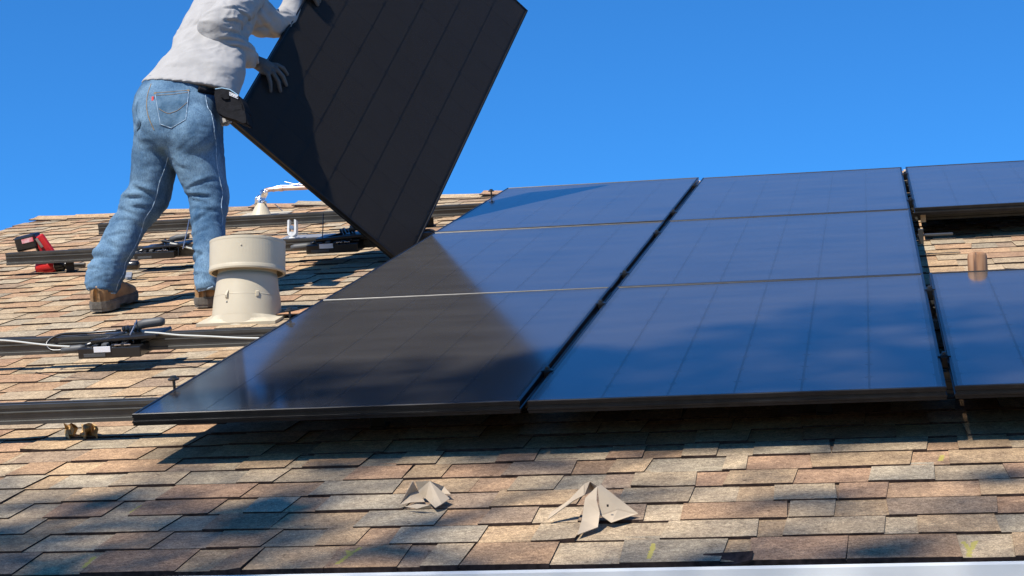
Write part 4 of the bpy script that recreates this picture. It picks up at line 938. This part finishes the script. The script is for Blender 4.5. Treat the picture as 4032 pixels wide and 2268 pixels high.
    def sb(p):
        de = (p - el).length; arm = math.exp(-(de / 0.17) ** 2)
        dw = math.exp(-((p - wr).length / 0.13) ** 2); dl = 0.8 * math.exp(-((p - wp(*Z1(2000, 220), 3.3)).length / 0.16) ** 2); da = 0.8 * math.exp(-((p - wp(*Z1(1760, 230), 3.05)).length / 0.13) ** 2)
        w1 = noise.noise(p * 7)
        n1 = noise.noise(Vector((p.x * 12 + p.z * 10, p.y * 9 + w1, p.z * 24 - p.x * 16 + w1 * 3)))
        n2 = noise.noise(Vector((p.x * 9 - p.z * 6, p.y * 8, p.z * 9 + p.x * 5 + w1 * 2)))
        mk = 0.16 + 0.8 * arm + 0.6 * dw + dl + da
        return mk * 0.008 * (ridge(n1, 0.8) - 0.45) + 0.006 * n2 * (0.5 + mk)
    def A(a, b, amp, wd, Y=2.60): return (wp(*Z1(*a), Y), wp(*Z1(*b), Y), amp, wd)
    sl = [A((1540, 130), (1700, 90), .010, .010, 2.86), A((1500, 235), (1690, 180), .010, .010, 2.80), A((1500, 330), (1700, 280), .009, .010, 2.80), A((1570, 60), (1720, 200), .007, .012, 2.95), A((1590, 600), (1780, 545), .010, .009, 2.95), A((1540, 530), (1760, 470), .009, .010, 2.88), A((1490, 440), (1720, 400), .009, .010, 2.84),
          A((1300, 620), (1420, 830), .007, .02, 2.68), A((1330, 560), (1380, 860), .006, .02, 2.68), A((1020, 480), (1250, 560), .005, .02, 2.78), A((900, 690), (1200, 700), .004, .02, 2.70), A((1690, 250), (1850, 480), .007, .013, 3.0),
          A((1880, 180), (1990, 330), .010, .012, 3.2), A((1990, 100), (2100, 330), .010, .012, 3.3), A((2060, 80), (2180, 240), .008, .012, 3.35)]
    V = folds(V, N, sl[7:], sb)
    shirt = part('sweatshirt', (V, F), MSHIRT, T, W, smooth=True)
    part('sleeve', (folds(SV, SN, sl[:7], sb), SF), MSHIRT, shirt, W, smooth=True)
    sbv = BVHTree.FromPolygons(V, F)
    # --- body: one continuous figure under the clothes, with head
    sp = [wp(*Z2(620, 100), 2.70), wp(*Z1(1060, 950), 2.74), wp(*Z1(1320, 560), 2.88), wp(*Z1(1530, 100), 3.09), wp(*Z1(1690, -300), 3.27)]
    hd = wp(*Z1(1790, -520), 3.34)
    fw = Vector((0.72, 0.62, -0.32)).normalized(); sd = fw.cross(Vector((0, 0, 1))).normalized(); up = sd.cross(fw).normalized()
    def hb(x, y, z): return hd + sd * x + fw * y + up * z
    def eb(c, rx, ry, rz):
        v, f = ball((0, 0, 0), 1.0); return [hb(c[0] + q[0]*rx, c[1] + q[1]*ry, c[2] + q[2]*rz) for q in v], f
    head = [eb((0, 0, 0.02), 0.076, 0.096, 0.098), eb((0, 0.030, -0.045), 0.060, 0.068, 0.075), eb((0, 0.102, -0.012), 0.012, 0.018, 0.020), eb((0, 0.088, 0.012), 0.009, 0.012, 0.026), eb((0.078, -0.005, -0.005), 0.010, 0.020, 0.032), eb((-0.078, -0.005, -0.005), 0.010, 0.020, 0.032), eb((0, 0.085, -0.055), 0.024, 0.012, 0.008), eb((0, 0.070, -0.095), 0.022, 0.020, 0.016)]
    V, F, N = fused([tube(curve(sp, 20), [0.085]*6 + [0.095]*6 + [0.10, 0.10, 0.10, 0.09, 0.08, 0.07, 0.06, 0.055, 0.055], 16), tube([sp[-1], hd + up * -0.06], [0.058, 0.054], 14),
        tube(curve([wp(*Z2(560, 100), 2.70), wp(*Z2(480, 530), 2.71), wp(*Z2(280, 850), 2.66), wp(*Z2(185, 1180), 2.61)], 16), [0.068 - 0.0018*i for i in range(17)], 14),
        tube(curve([wp(*Z2(830, 100), 2.69), wp(*Z2(940, 530), 2.70), wp(*Z2(940, 850), 2.645), wp(*Z2(955, 1180), 2.59)], 16), [0.068 - 0.0019*i for i in range(17)], 14),
        tube(zt([(1710, -30, 3.14), (1460, 280, 2.87), (1690, 540, 2.99)]) + [wr], [0.045, 0.030, 0.028, 0.026], 12), tube([wp(*Z1(1700, 0), 3.17), wp(*Z1(1950, 225), 3.28), wp(*Z1(2150, 170), 3.38), lh], [0.05, 0.038, 0.032, 0.028], 12)] + head, 0.007, 3)
    body = part('body', (V, F), MSKIN, T, W, smooth=True)
    for s in (-1, 1):
        part('eye', eb((0.031 * s, 0.078, 0.014), 0.013, 0.011, 0.011), MEYE, body, W, smooth=True)
        part('iris', eb((0.031 * s, 0.088, 0.014), 0.006, 0.002, 0.006), MHAIR, body, W, smooth=True)
    part('lips', eb((0, 0.097, -0.056), 0.022, 0.004, 0.006), MLIP, body, W, smooth=True)
    hv, hf = eb((0, -0.012, 0.035), 0.082, 0.100, 0.096); part('hair', (hv, hf), MHAIR, T, W, smooth=True)
    # --- gloves
    def glove(pts_fn, cuff, name):
        def fing(ps, rs): return tube([M @ hp(*p) for p in ps], rs, 10)
        sh = []
        for ps, rs in pts_fn: sh += [fing(ps, rs)] + [ball(M @ hp(*p), r * 1.0, n=6) for p, r in ((ps[-1], rs[-1]), (ps[1], rs[1]), (ps[2], rs[2]))]
        V, F, N = fused(sh + cuff, 0.0034, 2); g = part(name, (V, F), MGLOVE, T, W, smooth=True); return g
    # right hand: wrist off the panel's edge, four fingers spread on its face, thumb gripping behind
    P = [([(-0.020, 0.350, 0.006), (0.020, 0.372, 0.032), (0.052, 0.384, 0.030), (0.085, 0.388, 0.014)], [0.014, 0.0115, 0.0105, 0.0085]),
         ([(-0.020, 0.342, 0.008), (0.026, 0.348, 0.036), (0.068, 0.345, 0.032), (0.106, 0.336, 0.014)], [0.014, 0.0118, 0.0105, 0.0088]),
         ([(-0.020, 0.332, 0.008), (0.022, 0.322, 0.034), (0.062, 0.306, 0.030), (0.096, 0.288, 0.013)], [0.014, 0.0115, 0.0102, 0.0085]),
         ([(-0.022, 0.322, 0.006), (0.008, 0.300, 0.028), (0.034, 0.276, 0.026), (0.060, 0.252, 0.012)], [0.013, 0.0105, 0.0095, 0.0078]),
         ([(-0.040, 0.352, -0.004), (-0.032, 0.378, -0.018), (-0.024, 0.396, -0.040), (0.004, 0.404, -0.050)], [0.015, 0.013, 0.012, 0.010])]
    palm = [tube([M @ hp(-0.075, 0.345, -0.020), M @ hp(-0.050, 0.343, -0.006), M @ hp(-0.02, 0.340, 0.008), M @ hp(0.012, 0.335, 0.022)], [0.030, 0.030, 0.034, 0.026], 14), ball(M @ hp(-0.012, 0.318, 0.010), 0.022, n=8), ball(M @ hp(-0.008, 0.356, 0.012), 0.020, n=8)]
    g = glove(P, palm, 'glove')
    part('glove_cuff', tube([M @ hp(-0.098, 0.348, -0.030), M @ hp(-0.062, 0.344, -0.012)], [0.036, 0.034], 18), material('green_glove_cuff', (0.14, 0.165, 0.13), 0.85), T, W, smooth=True)
    P2 = [([(-0.030, 0.90 - 0.022*i, 0.004), (-0.006, 0.905 - 0.022*i, 0.026), (0.022, 0.906 - 0.022*i, 0.026), (0.046, 0.905 - 0.022*i, 0.014)], [0.013, 0.0115, 0.0105, 0.009]) for i in range(4)] + [([(-0.045, 0.90, -0.012), (-0.035, 0.925, -0.03), (-0.02, 0.935, -0.046), (0.0, 0.94, -0.05)], [0.015, 0.013, 0.012, 0.010])]
    glove(P2, [tube([lh, M @ hp(-0.035, 0.868, -0.008), M @ hp(-0.022, 0.87, 0.008)], [0.032, 0.036, 0.034], 14)], 'glove')
    # --- boots
    def boot(hx, hy, ang, name):
        h = rp(hx, hy, HR + 0.011); fx = Vector((math.sin(ang), math.cos(ang), 0)); sx = Vector((math.cos(ang), -math.sin(ang), 0)); nz_ = Vector((0, 0, 1))
        def q(a, s, z): return h + fx * a + sx * s + nz_ * z
        prof = [(-0.012, 0.016), (-0.004, 0.032), (0.010, 0.043), (0.04, 0.047), (0.09, 0.044), (0.15, 0.046), (0.20, 0.053), (0.245, 0.048), (0.275, 0.034), (0.29, 0.012)]
        up = []; U = []; n = 18
        hts = [0.100, 0.112, 0.13, 0.14, 0.14, 0.115, 0.088, 0.075, 0.066, 0.050]
        V = []; F = []
        for (a, wd), ht in zip(prof, hts):
            for k in range(n):
                t = math.pi * k / (n - 1); V.append(q(a, -math.cos(t) * wd * 0.96 * (1 if math.sin(t) < 0.7 else 0.95), 0.030 + (ht - 0.030) * math.sin(t) ** 0.55))
        for i in range(len(prof) - 1):
            for k in range(n - 1): F.append((i*n+k, i*n+k+1, (i+1)*n+k+1, (i+1)*n+k))
        F.append(tuple(range(n))); F.append(tuple(range((len(prof)-1)*n, len(prof)*n))[::-1])
        b = part(name, (V, F), MBOOT, T, 'R', smooth=True)
        part('shaft', tube([q(0.055, 0, 0.07), q(0.065, 0, 0.13) , plumb(q(0.06, 0, 0.12), 0, 0, 0.08)], [0.038, 0.036, 0.034], 20), MBOOT, b, 'R', smooth=True)
        def layer(z0, z1, g, a0=-0.02, a1=0.29):
            o = [(a, wd) for a, wd in prof if a0 - 1e-6 <= a <= a1 + 1e-6]; ol = [(a, wd + g) for a, wd in o] + [(a, -(wd + g)) for a, wd in o[::-1]]
            ol = [(a - g if i in (0, len(ol)-1) else a, s) for i, (a, s) in enumerate(ol)]; m = len(ol)
            V = [q(a, s, z1) for a, s in ol] + [q(a, s, z0) for a, s in ol]
            return V, [tuple(range(m))[::-1], tuple(range(m, 2*m))] + [(i, (i+1) % m, (i+1) % m + m, i + m) for i in range(m)]
        so = part('sole', layer(0.012, 0.034, 0.005), MSOLE, b, 'R')
        part('heel', cat_(layer(0.0, 0.0118, 0.003, -0.02, 0.09), layer(0.004, 0.0118, 0.002, 0.15, 0.29)), MSOLE, b, 'R')
        part('welt', layer(0.0345, 0.040, 0.003), MSOLE, b, 'R')
        part('heel_counter', tube([q(0.045 - 0.0 + 0.05*math.cos(t), 0.05*math.sin(t), 0.075) for t in [math.pi*(0.55 + 0.9*i/12) for i in range(13)]], 0.0025, 6), MSOLE, b, 'R')
    boot(250, 783, 0.10, 'boot'); boot(515, 772, 0.05, 'boot')
worker()
# ------------------------------------------------------------------ the tree whose shade dapples the lower roof
def tree():
    sw = SUN; tb = Vector((-7.5, -11.5, -3.35))
    bark = material('tree_bark', (0.10, 0.075, 0.055), 0.9, var=0.3, vscale=10, bump=0.6, bscale=30); leaf = material('tree_leaf', (0.055, 0.095, 0.03), 0.6, var=0.3, vscale=3)
    t = thing('tree', 'leafy tree beside the house that dapples the lower roof with shade', 'tree', Matrix.Translation(tb))
    r4 = random.Random(11); clumps = []; dense = set()
    def add(u, v, n, s, r): clumps.append((M @ Vector((u, v, n)) + sw * s, r))
    def clear(u, v): return (abs(u - 0.87) < 0.24 and abs(v + 0.42) < 0.15) or (abs(u - 1.29) < 0.26 and abs(v + 0.60) < 0.17)
    def scatter(n, u0, u1, v0, v1, r0, r1):
        k = 0
        while k < n:
            u, v = r4.uniform(u0, u1), r4.uniform(v0, v1)
            if clear(u, v): continue
            add(u, v, HR, r4.uniform(12.5, 17), r4.uniform(r0, r1)); k += 1
    scatter(13, -1.3, 0.55, -1.2, -0.5, 0.06, 0.13); scatter(14, -1.0, 0.8, -0.6, -0.3, 0.06, 0.11); scatter(11, 0.8, 2.7, -1.0, -0.28, 0.04, 0.075)
    for u, v, rr in ((0.25, .20, .16), (0.45, .32, .20), (0.55, .48, .16), (0.30, .42, .13), (0.75, .18, .22), (0.95, .12, .2), (0.15, .08, .2), (0.62, .10, .22), (0.40, .05, .2), (1.25, .25, .25), (1.5, .45, .26), (1.75, .35, .28), (1.9, .7, .26), (1.62, .85, .22), (1.38, .68, .18), (1.80, 1.1, .22), (2.0, 1.05, .2), (2.2, .5, .3), (2.4, .9, .3), (2.6, .4, .3), (2.3, .2, .28), (1.1, .06, .2), (1.45, .1, .2), (1.85, .08, .22)):
        add(u, v, 0.0, r4.uniform(12.5, 17), rr)
    for q in range(5): add(g1 + r4.uniform(-.06, .06), 0.20 + 0.09 * q, -0.01, r4.uniform(12.5, 15), .16); dense.add(len(clumps) - 1)  # extra dense leaves added to block sun slivers through the left column gap
    for _ in range(60): add(r4.uniform(-2.4, 3.4), r4.uniform(-5.0, -1.45), HR, r4.uniform(12.5, 18), r4.uniform(0.3, 0.55))
    for q in range(3): add(g2 + r4.uniform(-.05, .05), 0.12 + 0.16 * q, -0.01, r4.uniform(12.5, 15), .13)  # more leaves added to dim the sun sliver in the right column gap
    V = []; F = []; nv = 0
    while nv < 2100:                                         # thin outer foliage: an even half-shade over the lowest courses
        u, v = r4.uniform(-1.7, 2.9), r4.uniform(-1.2, -0.02); edge = min(1.0, (-0.05 - v) / 0.45)
        if clear(u, v) or r4.random() > edge * (1.0 if u < 0.7 else 0.36): continue
        p = M @ Vector((u, v, HR)) + sw * r4.uniform(13, 19); nv += 1
        a = Vector((r4.gauss(0, 1), r4.gauss(0, 1), r4.gauss(0, 0.5))).normalized(); b = a.cross(Vector((r4.gauss(0, .5), r4.gauss(0, .5), 1))).normalized(); s = r4.uniform(0.028, 0.050)
        o = len(V); V += [p - a * s * 1.3, p + b * s * 0.6, p + a * s * 1.3, p - b * s * 0.6]; F.append((o, o+1, o+2, o+3))
    for ci, (c, r) in enumerate(clumps):
        for _ in range(int((320 if ci in dense else 60) * r / 0.3)):
            while True:
                d = Vector((r4.uniform(-1, 1), r4.uniform(-1, 1), r4.uniform(-1, 1)))
                if d.length < 1: break
            p = c + d * r * 1.15; a = Vector((r4.gauss(0, 1), r4.gauss(0, 1), r4.gauss(0, 0.5))).normalized(); b = a.cross(Vector((r4.gauss(0, .5), r4.gauss(0, .5), 1))).normalized()
            s = r4.uniform(0.04, 0.065); o = len(V); V += [p - a * s * 1.3, p + b * s * 0.6, p + a * s * 1.3, p - b * s * 0.6]; F.append((o, o+1, o+2, o+3))
    part('crown', (V, F), leaf, t, 'W')
    ctr = sum((c for c, _ in clumps), Vector()) / len(clumps)
    tp = [tb, tb + Vector((0.1, 0.05, 2.2)), tb.lerp(ctr, 0.45) + Vector((0, 0, 1.0)), tb.lerp(ctr, 0.75)]
    part('trunk', tube(curve(tp, 16), [0.36 - 0.016 * i for i in range(17)], 14), bark, t, 'W', smooth=True)
    for i, (c, r) in enumerate(clumps):
        if i % 3 == 0:
            st = curve(tp, 16)[8 + i % 8]; part('limb', tube(curve([st, st.lerp(c, 0.5) + Vector((0, 0, 0.3)), c], 8), [0.05 - 0.005 * k for k in range(9)], 7), bark, t, 'W', smooth=True)
tree()
# ------------------------------------------------------------------ unseen trees added behind the camera to cut sky fill below the array
def sky_blocker_tree(x, y, h, r, seed, label):
    q = random.Random(seed); tb = Vector((x, y, -3.35)); bark = bpy.data.materials['tree_bark']; leaf = bpy.data.materials['tree_leaf']
    t = thing('tree', label, 'tree', Matrix.Translation(tb), 'added trees behind the viewer that block sky light')
    part('trunk', tube([tb, tb + Vector((0.1, 0, h * 0.3)), tb + Vector((0, 0.1, h * 0.7))], [0.30, 0.24, 0.10], 12), bark, t, 'W', smooth=True)
    V = []; F = []; cl = [(tb + Vector((q.gauss(0, r * 0.5), q.gauss(0, r * 0.4), h * q.uniform(0.22, 0.95))), q.uniform(0.5, 1.0)) for _ in range(42)]
    for c, cr in cl:
        for _ in range(70):
            p = c + Vector((q.gauss(0, 1), q.gauss(0, 1), q.gauss(0, 0.8))) * cr * 0.6; a = Vector((q.gauss(0, 1), q.gauss(0, 1), q.gauss(0, 0.6))).normalized(); b = a.cross(Vector((q.gauss(0, .6), q.gauss(0, .6), 1))).normalized()
            s = q.uniform(0.11, 0.19); o = len(V); V += [p - a * s, p + b * s * 0.55, p + a * s, p - b * s * 0.55]; F.append((o, o+1, o+2, o+3))
    part('crown', (V, F), leaf, t, 'W')
for x, y, h, r, sd, lb in ((-9.5, -15, 10, 3.2, 1, 'broad unseen tree added behind the viewer to block sky light, furthest left'), (-2.5, -16, 9.5, 3.0, 2, 'unseen tree added behind the viewer to block sky light, second from left'), (3.5, -15, 10, 3.2, 3, 'unseen tree added behind the viewer to block sky light, second from right'), (9.5, -14, 10, 3.2, 4, 'broad unseen tree added behind the viewer to block sky light, furthest right')):
    sky_blocker_tree(x, y, h, r, sd, lb)
